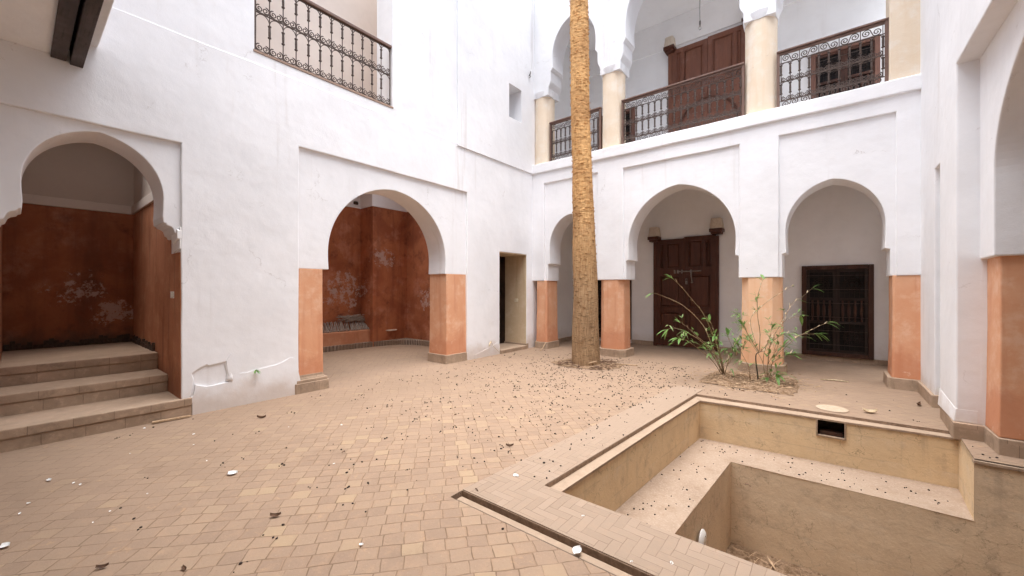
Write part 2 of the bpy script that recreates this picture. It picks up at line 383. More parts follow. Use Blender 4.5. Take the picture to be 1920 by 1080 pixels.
# ------------------------------------------------------------------ object helpers
def link(o): COL.objects.link(o); return o
def tag(o, label=None, cat=None, group=None, kind=None):
    if label: o['label'] = label
    if cat: o['category'] = cat
    if group: o['group'] = group
    if kind: o['kind'] = kind
    return o
def thing(name, label, cat, loc=(0, 0, 0), group=None):
    o = bpy.data.objects.new(name, None); o.empty_display_size = .1
    o.location = loc; link(o); return tag(o, label, cat, group)
def mesh(name, bm, mat, parent=None, bevel=0, smooth=None, recalc=True):
    if recalc: bmesh.ops.recalc_face_normals(bm, faces=bm.faces[:])
    me = bpy.data.meshes.new(name); bm.to_mesh(me); bm.free()
    me.materials.append(M[mat] if isinstance(mat, str) else mat)
    if smooth is not None:
        for p in me.polygons: p.use_smooth = True
        if smooth < 180: me.set_sharp_from_angle(angle=math.radians(smooth))
    o = link(bpy.data.objects.new(name, me))
    if parent is not None: adopt(o, parent)
    if bevel:
        b = o.modifiers.new('bevel', 'BEVEL'); b.width = bevel; b.segments = 2
        b.limit_method = 'ANGLE'; b.angle_limit = math.radians(40)
    return o
def wloc(p):
    v = p.location.copy()
    while p.parent is not None:
        p = p.parent; v = v + p.location
    return v
def adopt(o, parent):
    # children are modelled in place: cancel the offset of the thing's base point
    o.parent = parent; o.matrix_parent_inverse = Matrix.Translation(-wloc_total(parent))
def wloc_total(p):
    return p.location.copy() if p.parent is None else Vector((0, 0, 0))
def B(): return bmesh.new()
def box(bm, x0, x1, y0, y1, z0, z1):
    v = [bm.verts.new((x, y, z)) for z in (z0, z1) for y in (y0, y1) for x in (x0, x1)]
    for f in ((0, 2, 3, 1), (4, 5, 7, 6), (0, 1, 5, 4), (2, 6, 7, 3), (0, 4, 6, 2), (1, 3, 7, 5)):
        bm.faces.new([v[i] for i in f])
    return v
def PL(s, z, d): return (-6.1 - d, s, z)
def PB(s, z, d): return (s, 8.5 + d, z)
def PR(s, z, d): return (1.04 + d, s, z)
def PF(x, y, z): return (x, y, z)
def wobble(poly, amp, step=.24):
    out = []
    for i, a in enumerate(poly):
        b = poly[(i + 1) % len(poly)]
        n = max(1, int(math.hypot(b[0] - a[0], b[1] - a[1])/step))
        for k in range(n):
            s, z = a[0] + (b[0] - a[0])*k/n, a[1] + (b[1] - a[1])*k/n
            w = noise.noise_vector(Vector((s*1.5, z*1.5, 3.3)))*amp + noise.noise_vector(Vector((s*6, z*6, 8.3)))*amp*.35
            out.append((s + w.x, z + w.y if z > .02 else z))
    return out
def prism(bm, poly, P, d0, d1, amp=.0):
    if amp: poly = wobble(poly, amp)
    f = [bm.verts.new(P(s, z, d0)) for s, z in poly]; k = [bm.verts.new(P(s, z, d1)) for s, z in poly]
    bm.faces.new(f); bm.faces.new(k[::-1])
    for i in range(len(f)):
        j = (i + 1) % len(f); bm.faces.new((f[j], f[i], k[i], k[j]))
def rect(s0, s1, z0, z1): return [(s0, z0), (s1, z0), (s1, z1), (s0, z1)]
def notched(s0, s1, zb, zt, holes):
    p = [(s0, zb)]
    for h in holes: p += h
    return p + [(s1, zb), (s1, zt), (s0, zt)]
def arch(xl, xr, zb, zc, apex, e=.10, n=56, k=.012):
    c, hw = (xl + xr)/2, (xr - xl)/2; r = hw*(1 + e); tm = math.acos(e/(1 + e)); s = (apex - zc)/(r*math.sin(tm))
    L = [(xl + k*(1 - t)**2, zb + (zc - zb)*t) for t in (0, .25, .5, .75)]
    for i in range(n//2 + 1):
        t = tm*i/(n//2); L.append((c + e*hw - r*math.cos(t), zc + s*r*math.sin(t)))
    return L + [(2*c - x, z) for x, z in reversed(L[:-1])]
def tube(bm, pts, r, n=6, cap=True):
    pts = [Vector(p) for p in pts]; rings = []
    up = None
    for i, p in enumerate(pts):
        t = (pts[min(i + 1, len(pts) - 1)] - pts[max(i - 1, 0)]).normalized()
        if up is None: up = Vector((0, 0, 1)) if abs(t.z) < .9 else Vector((1, 0, 0))
        a = t.cross(up)
        if a.length < 1e-5: a = t.cross(Vector((.3, 1, .2)))
        a.normalize(); b = a.cross(t).normalized(); up = b
        rr = r[i] if isinstance(r, (list, tuple)) else r
        rings.append([bm.verts.new(p + (a*math.cos(2*PI*k/n) + b*math.sin(2*PI*k/n))*rr) for k in range(n)])
    for q, w in zip(rings, rings[1:]):
        for k in range(n): bm.faces.new((q[k], q[(k + 1) % n], w[(k + 1) % n], w[k]))
    if cap and n > 2: bm.faces.new(rings[0][::-1]); bm.faces.new(rings[-1])
def lathe(bm, c, prof, n=28, jit=0):
    rings = []
    for r, z in prof:
        rings.append([bm.verts.new((c[0] + r*math.cos(2*PI*k/n), c[1] + r*math.sin(2*PI*k/n), z)) for k in range(n)])
    for q, w in zip(rings, rings[1:]):
        for k in range(n): bm.faces.new((q[k], q[(k + 1) % n], w[(k + 1) % n], w[k]))
    bm.faces.new(rings[0][::-1]); bm.faces.new(rings[-1])
def chamfer_post(bm, x0, x1, y0, y1, z0, z1, c=.05, flare=0.0, nz=8, seed=0):
    rings = []
    for i in range(nz + 1):
        t = i/nz; z = z0 + (z1 - z0)*t; f = flare*(1 - t)**3
        a = noise.noise(Vector((z*2.2, seed, 1)))*.006; b = noise.noise(Vector((z*2.2, seed, 7)))*.006
        X0, X1, Y0, Y1 = x0 - f + a, x1 + f + b, y0 - f + b, y1 + f
        pts = [(X0 + c, Y0), (X1 - c, Y0), (X1, Y0 + c), (X1, Y1 - c), (X1 - c, Y1), (X0 + c, Y1), (X0, Y1 - c), (X0, Y0 + c)]
        rings.append([bm.verts.new((x, y, z)) for x, y in pts])
    for q, w in zip(rings, rings[1:]):
        for k in range(8): bm.faces.new((q[k], q[(k + 1) % 8], w[(k + 1) % 8], w[k]))
    bm.faces.new(rings[0][::-1]); bm.faces.new(rings[-1])
def fill(bm, loops, z):
    es = []
    for L in loops:
        v = [bm.verts.new((x, y, z)) for x, y in L]
        es += [bm.edges.new((v[i], v[(i + 1) % len(v)])) for i in range(len(v))]
    bmesh.ops.triangle_fill(bm, edges=es, use_beauty=True)
def up_normals(bm):
    for f in bm.faces:
        f.normal_update()
        if f.normal.z < 0: f.normal_flip()
W = .008

# ------------------------------------------------------------------ courtyard floor
POOL = [(-1.74, 2.59), (-1.63, 4.4), (-1.52, 6.24), (1.08, 6.345), (1.035, 5.46), (3.2, 5.46), (3.2, 2.59)]
CHAN = [(-2.2, 2.02), (3.2, 2.02), (3.2, 2.14), (-2.2, 2.14)]
bm = B(); fill(bm, [[(-11, -3), (4.6, -3), (4.6, 11.4), (-11, 11.4)], POOL, CHAN], 0.0); up_normals(bm)
tag(mesh('courtyard_floor', bm, 'floor', recalc=False), kind='structure')
bm = B()
prism(bm, [(-2.2, 2.145), (3.2, 2.145), (3.2, 2.588), (-1.742, 2.588), (-1.632, 4.4), (-1.522, 6.242), (-1.5, 6.56), (-1.9, 6.56), (-2.045, 4.4)], lambda s, z, d: (s, z, d), .009, -.02)
tag(mesh('brick_path', bm, 'herring', bevel=.003), kind='structure')

# ------------------------------------------------------------------ sunken pool
pool = thing('sunken_pool', 'empty sunken plunge pool with stained ochre walls and a wide bench ledge', 'pool', (-.2, 4.3, -1.55))
def quad(bm, *p): bm.faces.new([bm.verts.new(q) for q in p])
RZ, LZ, FZ = -.045, -.57, -1.55
IB = [(-1.645, 2.59), (-1.545, 4.4), (-1.43, 6.06), (1.07, 6.225)]           # inner edge below the rim
bm = B()
def wall_strip(bm, pts, z0, z1, n=10, amp=.006):
    for (a, b) in zip(pts, pts[1:]):
        m = max(1, int(math.hypot(b[0] - a[0], b[1] - a[1])/.2)); grid = []
        for i in range(m + 1):
            x, y = a[0] + (b[0] - a[0])*i/m, a[1] + (b[1] - a[1])*i/m; col = []
            for k in range(5):
                z = z0 + (z1 - z0)*k/4; w = noise.noise_vector(Vector((x*2, y*2, z*2)))*amp if 0 < i < m else Vector()
                col.append(bm.verts.new((x + w.x, y + w.y, z + (w.z if k == 0 or k == 4 else 0)*1.2)))
            grid.append(col)
        for i in range(m):
            for k in range(4): bm.faces.new((grid[i][k], grid[i + 1][k], grid[i + 1][k + 1], grid[i][k + 1]))
wall_strip(bm, IB[:3], LZ - .02, RZ)
yb = lambda x: 6.06 + (x + 1.43)*.066                                            # far wall line
for x0, x1, z0, z1 in ((-1.43, -.11, LZ - .02, RZ), (.147, 1.07, LZ - .02, RZ), (-.11, .147, LZ - .02, -.24)):
    wall_strip(bm, [(x0, yb(x0)), (x1, yb(x1))], z0, z1)
mesh('basin_wall', bm, 'pool', pool, smooth=50)
bm = B(); wall_strip(bm, [(1.07, 6.225), (1.035, 5.46)], LZ - .02, -.005); mesh('basin_wall', bm, 'pool', pool, smooth=50)
bm = B()
EC = [(-1.10, 2.59), (-.935, 5.46)]
wall_strip(bm, EC, FZ - .05, LZ + .002); wall_strip(bm, [(-.935, 5.46), (1.035, 5.462)], FZ - .05, LZ + .002)
wall_strip(bm, [(1.035, 5.462), (3.2, 5.46)], FZ - .05, -.045); wall_strip(bm, [(3.2, 5.46), (3.2, 2.59), (-1.645, 2.59)], FZ - .05, -.02)
mesh('lower_wall', bm, 'pool_deep', pool, smooth=50)
bm = B()
LP = [(-1.7, 2.59), (-1.60, 4.4), (-1.48, 6.15), (1.1, 6.32), (1.04, 5.455), (.4, 5.462), (-.3, 5.457), (-.937, 5.46), (-.99, 4.5), (-1.05, 3.4), (-1.10, 2.59)]
fill(bm, [LP], LZ); up_normals(bm); mesh('bench_ledge', bm, 'ledge', pool, recalc=False)
bm = B(); fill(bm, [[(-1.3, 2.5), (3.3, 2.5), (3.3, 5.6), (-1.3, 5.6)]], FZ); up_normals(bm); mesh('basin_floor', bm, 'soil', pool, recalc=False)
bm = B()
OUT, INN = [(-1.74, 2.592), (-1.63, 4.4), (-1.52, 6.24), (1.078, 6.345)], [(-1.645, 2.592), (-1.545, 4.4), (-1.43, 6.06), (1.07, 6.225)]
for k in range(3):
    a, b, c, d = OUT[k], OUT[k + 1], INN[k + 1], INN[k]
    lerp = lambda p, q, t: (p[0] + (q[0] - p[0])*t, p[1] + (q[1] - p[1])*t)
    quad(bm, (*a, .0), (*b, .0), (*b, -.04), (*a, -.04))
mesh('rim_riser', bm, 'edge', pool)
bm = B()
for k in range(3):
    a, b, c, d = OUT[k], OUT[k + 1], INN[k + 1], INN[k]
    a1, b1 = lerp(a, d, -.03), lerp(b, c, -.03); ov = .012
    n_ = Vector((c[0] - b[0], c[1] - b[1])).normalized()*ov
    c2, d2 = (c[0] + n_.x, c[1] + n_.y), (d[0] + n_.x, d[1] + n_.y)
    quad(bm, (*a1, -.034), (*b1, -.034), (*c2, -.034), (*d2, -.034)); quad(bm, (*d2, -.034), (*c2, -.034), (*c2, -.056), (*d2, -.056))
    quad(bm, (*d2, -.056), (*c2, -.056), (*c, -.056), (*d, -.056))
mesh('rim', bm, 'rim', pool)
bm = B(); box(bm, 1.03, 3.2, 5.445, 5.50, -.045, -.012); mesh('coping', bm, 'rim', pool, bevel=.006)
# overflow opening in the far wall
sk = thing('overflow_opening', 'square overflow opening with a thin frame in the far pool wall', 'drain', (.02, 6.16, -.24))
bm = B()
yA, yB_ = yb(-.11), yb(.147)
quad(bm, (-.11, yA, -.24), (.147, yB_, -.24), (.147, yB_ + .28, -.24), (-.11, yA + .28, -.24)); quad(bm, (-.11, yA + .28, -.24), (.147, yB_ + .28, -.24), (.147, yB_ + .28, -.03), (-.11, yA + .28, -.03))
quad(bm, (-.11, yA, -.24), (-.11, yA + .28, -.24), (-.11, yA + .28, -.03), (-.11, yA, -.03)); quad(bm, (.147, yB_, -.24), (.147, yB_ + .28, -.24), (.147, yB_ + .28, -.03), (.147, yB_, -.03))
mesh('cavity', bm, 'groove', sk)
bm = B()
for x0, x1, z0, z1 in ((-.125, -.108, -.255, -.035), (.145, .162, -.255, -.035), (-.108, .145, -.255, -.236)):
    ym = yb((x0 + x1)/2); box(bm, x0, x1, ym - .012 - abs(x1 - x0)*.033, ym + .02, z0, z1)
mesh('frame', bm, 'rim', sk, bevel=.003)
bm = B(); box(bm, -.09, .13, 6.19, 6.30, -.239, -.195); mesh('flap', bm, 'winwood', sk, bevel=.004)
fit = thing('pool_light', 'round white pool fitting low on the left face of the basin', 'pool fitting', (-1.02, 4.25, -.98))
bm = B(); lathe(bm, (0, 0), [(.10, 0), (.105, .012), (.085, .03), (.05, .036), (.045, .02)], 24)
bmesh.ops.transform(bm, matrix=Matrix.Translation((-.985, 4.22, -.93)) @ Matrix.Rotation(PI/2, 4, 'Y'), verts=bm.verts[:]); mesh('faceplate', bm, 'flake', fit, smooth=35)
bm = B(); lathe(bm, (0, 0), [(.044, .02), (.04, .034), (.02, .042)], 20)
bmesh.ops.transform(bm, matrix=Matrix.Translation((-.985, 4.22, -.93)) @ Matrix.Rotation(PI/2, 4, 'Y'), verts=bm.verts[:]); mesh('lens', bm, 'cap', fit, smooth=35)
# drain channel
ch = thing('drain_channel', 'narrow slot drain with dark gaps along the brick edge of the pool', 'drain', (-.2, 2.08, -.06))
bm = B()
for a, b in zip(CHAN, CHAN[1:] + CHAN[:1]): quad(bm, (*a, -.001), (*b, -.001), (*b, -.045), (*a, -.045))
quad(bm, *[(x, y, -.045) for x, y in CHAN]); mesh('channel_bed', bm, 'edge', ch)
bm = B(); box(bm, -2.17, 3.2, 2.053, 2.108, -.044, -.020); mesh('track', bm, 'rim', ch, bevel=.004)
bm = B(); box(bm, -2.15, 3.2, 2.021, 2.029, -.044, -.004); mesh('edge_strip', bm, 'iron', ch)

# ------------------------------------------------------------------ left wall
LW = thing('courtyard_wall', 'tall white plaster wall with two big arches, left side of the courtyard', 'wall', (-6.1, 4, 0))
pierA = [(1.25, .16), (1.285, .10), (1.325, .16), (1.352, .28), (1.372, .43), (1.355, .504), (1.404, .542), (1.497, .59), (1.518, .571), (1.654, .593), (1.70, .60), (1.715, .55), (1.74, .30), (2.608, .30)]
bm = B()
o1 = [(-2.8, -.05), (-.118, -.05), (-.118, 3.305), (1.25, 3.305)] + pierA + [(2.608, 3.645), (6.09, 3.63), (6.09, -.05), (7.17, -.05), (7.17, 2.43), (8.245, 2.42), (8.245, -.05), (8.75, -.05), (8.75, 4.62), (-2.8, 4.62)]
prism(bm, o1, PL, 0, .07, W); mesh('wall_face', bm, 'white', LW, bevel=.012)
bm = B(); box(bm, -6.16, -6.121, 1.262, 2.60, -.05, .72); mesh('old_plaster', bm, 'white', LW)
bm = B()
sk1 = [(1.355, -.03), (1.355, .15), (1.325, .195), (1.365, .24), (1.38, .31), (1.383, .367), (1.43, .345), (1.488, .32), (1.60, .325), (1.726, .337), (1.75, .37), (1.728, .443), (1.714, .53), (1.708, .607), (1.722, .64), (1.754, .70), (1.775, .66), (1.791, .606), (1.82, .50), (1.857, .43), (1.94, .425), (2.073, .447), (2.20, .46), (2.314, .475), (2.42, .51), (2.49, .55), (2.535, .54), (2.548, .42), (2.60, .33), (2.625, .2), (2.63, -.03)]
prism(bm, wobble(sk1, .006, .03), PL, -.007, .05); mesh('plaster_skirt', bm, 'white', LW)
bm = B()
for i in range(9):                                            # curled flap of loose paint
    pass
flap = [[(1.70 + .012*math.sin(k*.9) + t*.075*(1 - .6*k/6), .345 + .047*k, .02 - .035*math.sin(t*2.2)*(1 - .1*k) + .006*k/6) for t in (0, .25, .5, .75, 1)] for k in range(7)]
gv = [[bm.verts.new(PL(s, z, d)) for s, z, d in r] for r in flap]
for a, b in zip(gv, gv[1:]):
    for i in range(4): bm.faces.new((a[i], a[i + 1], b[i + 1], b[i]))
fo = mesh('paint_flap', bm, 'white', LW, smooth=180); so = fo.modifiers.new('s', 'SOLIDIFY'); so.thickness = .004
bm = B()
prism(bm, [(6.3, -.03), (6.32, .08), (6.6, .15), (6.85, .20), (7.0, .25), (7.13, .28), (7.168, .2), (7.165, -.03)], PL, -.006, .05); mesh('plaster_skirt', bm, 'white', LW)
cor = [(0, 0), (.025, -.01), (.029, -.027), (.07, -.043), (.088, -.062), (.098, -.09), (.107, -.118), (.127, -.128), (.131, -.15), (.158, -.165)]
aA = arch(.038, 1.094, 2.335, 2.62, 3.235, e=.13)
hA = [(-.118, -.05)] + [(.038 - x, 2.335 + z) for x, z in reversed(cor)] + aA[1:-1] + [(1.094 + x, 2.335 + z) for x, z in cor] + [(1.25, -.05)]
aB = arch(3.07, 5.516, 1.85, 2.12, 3.325, e=.03)
hB = [(2.608, -.05), (2.608, 1.85)] + aB + [(6.09, 1.85), (6.09, -.05)]
hD = [(7.17, -.05), (7.17, 2.43), (8.265, 2.43), (8.265, -.05)]
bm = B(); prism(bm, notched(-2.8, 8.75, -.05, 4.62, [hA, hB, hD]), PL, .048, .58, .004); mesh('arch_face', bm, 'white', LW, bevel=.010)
bm = B()
for y0, y1, z0, z1 in ((-2.8, 5.79, 4.61, 4.80), (-2.8, 2.03, 4.80, 9.3), (4.22, 5.79, 4.80, 9.3), (2.03, 4.22, 9.0, 9.3)): prism(bm, rect(y0, y1, z0, z1), PL, .010, .5)
for y0, y1, z0, z1 in ((5.79, 8.75, 4.555, 5.73), (5.79, 7.49, 5.73, 6.55), (7.99, 8.75, 5.73, 6.55), (5.79, 8.75, 6.55, 9.3)): prism(bm, rect(y0, y1, z0, z1), PL, -.03, .5)
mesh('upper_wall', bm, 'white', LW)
bm = B(); box(bm, -6.72, -6.55, 7.4, 8.1, 5.6, 6.7); mesh('niche_back', bm, 'white_in', LW)
bm = B(); prism(bm, rect(2.02, 4.235, 4.772, 4.806), PL, .0, .40, .004); mesh('balcony_sill', bm, 'sill', LW, bevel=.004)
def pillar(parent, x0, x1, y0, y1, z0, z1, mat, c, flare, seed, px=.05, ph=None, two=False):
    bm = B(); chamfer_post(bm, x0, x1, y0, y1, z0, z1, c, flare, 10, seed)
    p = mesh('pillar', bm, mat, parent, bevel=.006)
    bm = B(); h = z0 if ph is None else ph
    if two:
        chamfer_post(bm, x0 - px, x1 + px, y0 - px, y1 + px, -.02, h*.62, .015, 0, 2, seed)
        chamfer_post(bm, x0 - px + .012, x1 + px - .012, y0 - px + .012, y1 + px - .012, h*.62 - .002, h*.80, .02, 0, 1, seed)
        chamfer_post(bm, x0 - .012, x1 + .012, y0 - .012, y1 + .012, h*.80 - .002, h + .02, .02, .02, 2, seed)
    else: chamfer_post(bm, x0 - px, x1 + px, y0 - px, y1 + px, -.02, h, max(.02, c), .006, 3, seed)
    q = mesh('plinth', bm, 'stone', p, bevel=.008); return p
pillar(LW, -6.68, -6.145, 2.62, 2.985, .22, 1.849, 'orange', .012, .01, 1, .07, .24, True)
pillar(LW, -6.68, -6.145, 5.535, 6.10, .17, 1.849, 'orange', .012, .01, 2, .035, .18)
bm = B(); box(bm, -6.82, -6.112, 8.238, 8.3, -.02, 2.40); box(bm, -6.82, -6.112, 7.16, 8.3, 2.402, 2.46); mesh('door_jamb', bm, 'beige', LW, bevel=.006)
bm = B(); box(bm, -6.84, -6.095, 8.225, 8.32, -.02, .13); mesh('door_plinth', bm, 'stone', LW, bevel=.006)
bm = B(); box(bm, -6.85, -6.06, 7.18, 8.23, -.02, .085); mesh('threshold', bm, 'step', LW, bevel=.012)
# jamb of the stepped alcove: dark plaster skin with a white block under the corbel
bm = B(); box(bm, -6.66, -6.118, 1.242, 1.30, .0, 1.99); mesh('jamb', bm, 'brown_jamb', LW, bevel=.004)
bm = B(); prism(bm, [(-6.44, 1.99), (-6.104, 2.03), (-6.104, 2.29), (-6.45, 2.29)], lambda s, z, d: (s, 1.236 + d, z), 0, .06); prism(bm, [(-6.39, 2.10), (-6.102, 2.15), (-6.102, 2.25), (-6.35, 2.34)], lambda s, z, d: (s, 1.212 + d, z), 0, .06)
mesh('impost_block', bm, 'white_in', LW, bevel=.006)

# stepped alcove behind the near arch
AA = thing('alcove_wall', 'dark brown-red alcove with flaking plaster at the top of the stone steps', 'alcove', (-9.16, .56, .66))
bm = B(); box(bm, -9.3, -9.16, -.3, 1.4, -.1, 2.79); mesh('back_wall', bm, 'red_dk', AA)
bm = B(); box(bm, -9.2, -6.58, 1.243, 1.36, -.1, 2.79); mesh('side_wall', bm, 'brown_jamb', AA)
bm = B(); box(bm, -9.2, -6.58, -.24, -.113, -.1, 2.79); mesh('side_wall', bm, 'brown_jamb', AA)
bm = B(); box(bm, -9.3, -9.14, -.3, 1.4, 2.792, 2.93); box(bm, -9.14, -6.6, 1.215, 1.36, 2.792, 2.93); box(bm, -9.14, -6.6, -.24, -.085, 2.792, 2.93); mesh('moulding', bm, 'alcove_band', AA, bevel=.008)
bm = B(); box(bm, -9.3, -9.17, -.3, 1.4, 2.932, 4.1); box(bm, -9.17, -6.6, 1.25, 1.36, 2.932, 4.1); box(bm, -9.17, -6.6, -.24, -.12, 2.932, 4.1); box(bm, -9.3, -8.2, -.3, 1.4, 4.1, 4.2); box(bm, -7.4, -6.6, -.3, 1.4, 4.1, 4.2); mesh('upper_wall', bm, 'alcove_up', AA)  # unseen gap left in the alcove roof to let daylight in
bm = B()
for i in range(26):
    y = -.1 + i*.052; h = .05 + .09*rnd.random(); box(bm, -9.16, -9.13 - .015*rnd.random(), y, y + .05, .64, .66 + h)
for i in range(40):
    x = -9.1 + i*.062; h = .05 + .07*rnd.random()
    if x < -7.5: box(bm, x, x + .06, 1.22 - .012*rnd.random(), 1.245, .64, .66 + h)
mesh('crumbled_skirting', bm, 'groove', AA, bevel=.006)
ST = thing('stone_steps', 'broad flight of three worn stone steps climbing into the left alcove', 'steps', (-6.4, .56, 0))
for x0, x1, y0, y1, z0, z1 in ((-6.74, -6.085, -.9, 1.352, 0, .215), (-7.30, -6.72, -.116, 1.242, .0, .437), (-9.15, -7.28, -.116, 1.242, 0, .66)):
    bm = B(); n = 14
    o = [(y0 + (y1 - y0)*i/n) for i in range(n + 1)]
    pb = [(x1 - .012 + .004*noise.noise(Vector((y*4, z1, 0))), y) for y in o]; pt = [(x1 + .006*noise.noise(Vector((y*3, z1, 4))), y) for y in o]
    prism(bm, [(x0, y0)] + pb + [(x0, y1)], lambda s, z, d: (s, z, d), z1 - .095, -.02)
    prism(bm, [(x0, y0)] + pt + [(x0, y1)], lambda s, z, d: (s, z, d), z1, z1 - .097)
    mesh('step', bm, 'step', ST, bevel=.012)

# red alcove behind the middle arch
AB = thing('alcove_wall', 'deep red plaster room with white salt blooms behind the middle arch', 'alcove', (-10.1, 4.6, 0))
bm = B(); box(bm, -10.25, -10.1, 2.1, 5.95, -.1, 3.75); mesh('back_wall', bm, 'red', AB)
bm = B(); box(bm, -10.25, -9.5, 5.95, 7.2, -.1, 3.75); mesh('chimney_breast', bm, 'red', AB, bevel=.012)
bm = B(); box(bm, -9.5, -6.66, 7.04, 7.1, -.1, 3.75); mesh('side_wall', bm, 'red', AB)
bm = B(); box(bm, -10.1, -6.66, 2.1, 2.2, -.1, 3.75); mesh('side_wall', bm, 'red', AB)
bm = B(); box(bm, -10.25, -10.09, 2.1, 5.93, 3.752, 4.3); box(bm, -10.09, -9.49, 5.93, 7.2, 3.752, 4.3); box(bm, -9.49, -6.66, 7.03, 7.1, 3.752, 4.3); box(bm, -10.1, -6.66, 2.1, 2.22, 3.752, 4.3); box(bm, -10.25, -9.1, 2.1, 7.2, 4.3, 4.4); box(bm, -7.6, -6.6, 2.1, 7.2, 4.3, 4.4); box(bm, -9.1, -7.6, 2.1, 3.2, 4.3, 4.4); box(bm, -9.1, -7.6, 6.4, 7.2, 4.3, 4.4)  # ceiling opening, out of view, added to brighten the red room
mesh('cove', bm, 'white_in', AB)
bm = B(); chamfer_post(bm, -10.098, -9.62, 3.2, 6.12, -.02, .45, .05, .02, 4, 5); mesh('bench', bm, 'bench', AB, bevel=.02)
bm = B()
path = [(-9.60, 3.0), (-9.57, 5.0), (-9.52, 5.9), (-9.40, 6.35), (-9.26, 6.62), (-9.0, 6.80), (-8.6, 6.90), (-8.0, 6.95), (-7.2, 6.98)]
outl = path + [(-7.2, 7.05), (-9.6, 7.05), (-10.0, 6.2), (-10.0, 3.0)]
prism(bm, outl, lambda s, z, d: (s, z, d), .13, -.02); mesh('kerb', bm, 'fringe', AB, bevel=.01)
bm = B()
prism(bm, [(.17*math.cos(t), .11*math.sin(t)) for t in [PI*2*i/20 for i in range(20)]], lambda s, z, d: (-9.5 + .0 + abs(0) + z, 6.52 + s, d), .41, .385); mesh('soap_dish', bm, 'cap', AB, bevel=.006)
bm = B(); lathe(bm, (-10.09, 5.80), [(.06, 3.84), (.07, 3.87), (.06, 3.92)], 16); mesh('hook', bm, 'groove', AB)
RB = thing('reed_bundle', 'bundle of grey reeds leaning along the red bench in the alcove', 'reeds', (-9.85, 5, .45))
bm = B()
y = 3.3
while y < 6.0:
    dy = .10 + rnd.uniform(-.02, .02)
    if not (5.38 < y < 5.43):
        tube(bm, [(-9.655 + rnd.uniform(-.02, .01), y, .468), (-9.80, y + dy*.5, .56 + rnd.uniform(-.01, .01)), (-9.97 + rnd.uniform(-.04, .03), y + dy, .68 + rnd.uniform(-.02, .015))], rnd.uniform(.009, .014), 6)
    y += .031
mesh('reed_mat', bm, 'reed', RB, smooth=60)
bm = B()
for i in range(70):
    c = Vector((-9.93 + rnd.uniform(-.06, .06), rnd.gauss(5.62, .15), .70 + rnd.random()*.11)); a = rnd.uniform(-.35, .35); L = rnd.uniform(.12, .26)
    v = Vector((math.sin(a)*.35, math.cos(a)*.9, rnd.uniform(-.35, .35)))*L
    tube(bm, [c - v, c + v*.1 + Vector((0, 0, .01)), c + v], rnd.uniform(.006, .012), 5)
mesh('broken_reeds', bm, 'reed', RB, smooth=60)

# dark stair passage behind the narrow doorway
SP = thing('passage_wall', 'dark passage with a stair behind the narrow doorway of the left wall', 'passage', (-7.9, 7.8, 0))
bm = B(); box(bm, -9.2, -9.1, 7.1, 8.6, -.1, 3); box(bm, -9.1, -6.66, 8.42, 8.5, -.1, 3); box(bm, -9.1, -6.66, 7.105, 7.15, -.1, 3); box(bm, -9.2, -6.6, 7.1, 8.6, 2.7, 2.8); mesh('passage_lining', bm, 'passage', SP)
for i in range(5):
    bm = B(); box(bm, -9.1, -7.15 - .26*i, 7.15, 8.42, -.02, .19*(i + 1)); mesh('step', bm, 'step', SP, bevel=.012)

# room behind the left balcony
UB = thing('balcony_room', 'shaded beige room behind the upper left balcony opening', 'room', (-7, 3.1, 4.75))
bm = B(); box(bm, -7.5, -6.55, 1.7, 4.8, 4.60, 4.77); mesh('room_floor', bm, 'sill', UB)
bm = B(); box(bm, -7.6, -7.5, 1.6, 4.9, 4.6, 9.3); box(bm, -7.5, -6.6, 1.6, 1.7, 4.6, 9.3); box(bm, -7.5, -6.6, 4.8, 4.9, 4.6, 9.3); mesh('room_wall', bm, 'cream_in', UB)  # shallow and roofless out of view, shaped to let more daylight in

# ------------------------------------------------------------------ arcade wall facing the camera
AR = thing('arcade_wall', 'white two-storey arcade with orange pillars below and cream columns above, facing the camera', 'arcade', (-2.5, 8.6, 0))
A1, A2, A3 = (-5.593, -4.37), (-3.50, -1.385), (-.601, .697)
def low(a, apex, zc, k=.05):
    return [(a[0] - k, 1.75), (a[0] - k, 2.165)] + arch(a[0], a[1], 2.185, zc, apex, e=.13) + [(a[1] + k, 2.165), (a[1] + k, 1.75)]
bm = B(); prism(bm, notched(-6.3, 1.3, 1.75, 4.62, [low(A1, 3.39, 2.58), low(A2, 3.70, 2.52), low(A3, 3.387, 2.58)]), PB, .045, .58, .004)
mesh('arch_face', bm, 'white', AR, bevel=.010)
bm = B()
pn = [[(a, 1.75), (a, z), (b, z + .01), (b, 1.75)] for a, b, z in ((-5.733, -4.227, 4.255), (-3.605, -1.317, 4.25), (-.70, .812, 4.275))]
prism(bm, notched(-6.3, 1.3, 1.75, 4.62, pn), PB, 0, .07, .006); mesh('panel_surround', bm, 'white', AR, bevel=.012)
bm = B(); prism(bm, rect(-6.3, 1.3, 4.535, 4.775), PB, -.05, .5, .006); mesh('cornice', bm, 'white', AR, bevel=.02)
for i, (x0, x1, c, f, m) in enumerate(((-5.985, -5.665, .03, .015, 'orange'), (-4.19, -3.625, .11, .012, 'orange'), (-1.296, -.665, .13, .015, 'peach'), (.775, 1.20, .03, .012, 'orange'))):
    pillar(AR, x0, x1, 8.515, 9.06, .17, 1.752, m, c, f, 20 + i, (.04, .07, .06, .06)[i], .17)
def corb(a, sgn):        # stepped corbel under the springing of the upper arches, from column top to lip
    q = [(-.125, 6.52), (-.12, 6.70), (-.105, 6.735), (-.075, 6.79), (-.06, 6.83), (-.055, 6.85), (-.05, 7.09), (-.025, 7.12), (0, 7.165)]
    return [(a + sgn*x, z) for x, z in q]
U1, U2, U3 = (-5.50, -4.30), (-3.56, -1.375), (-.62, .62)
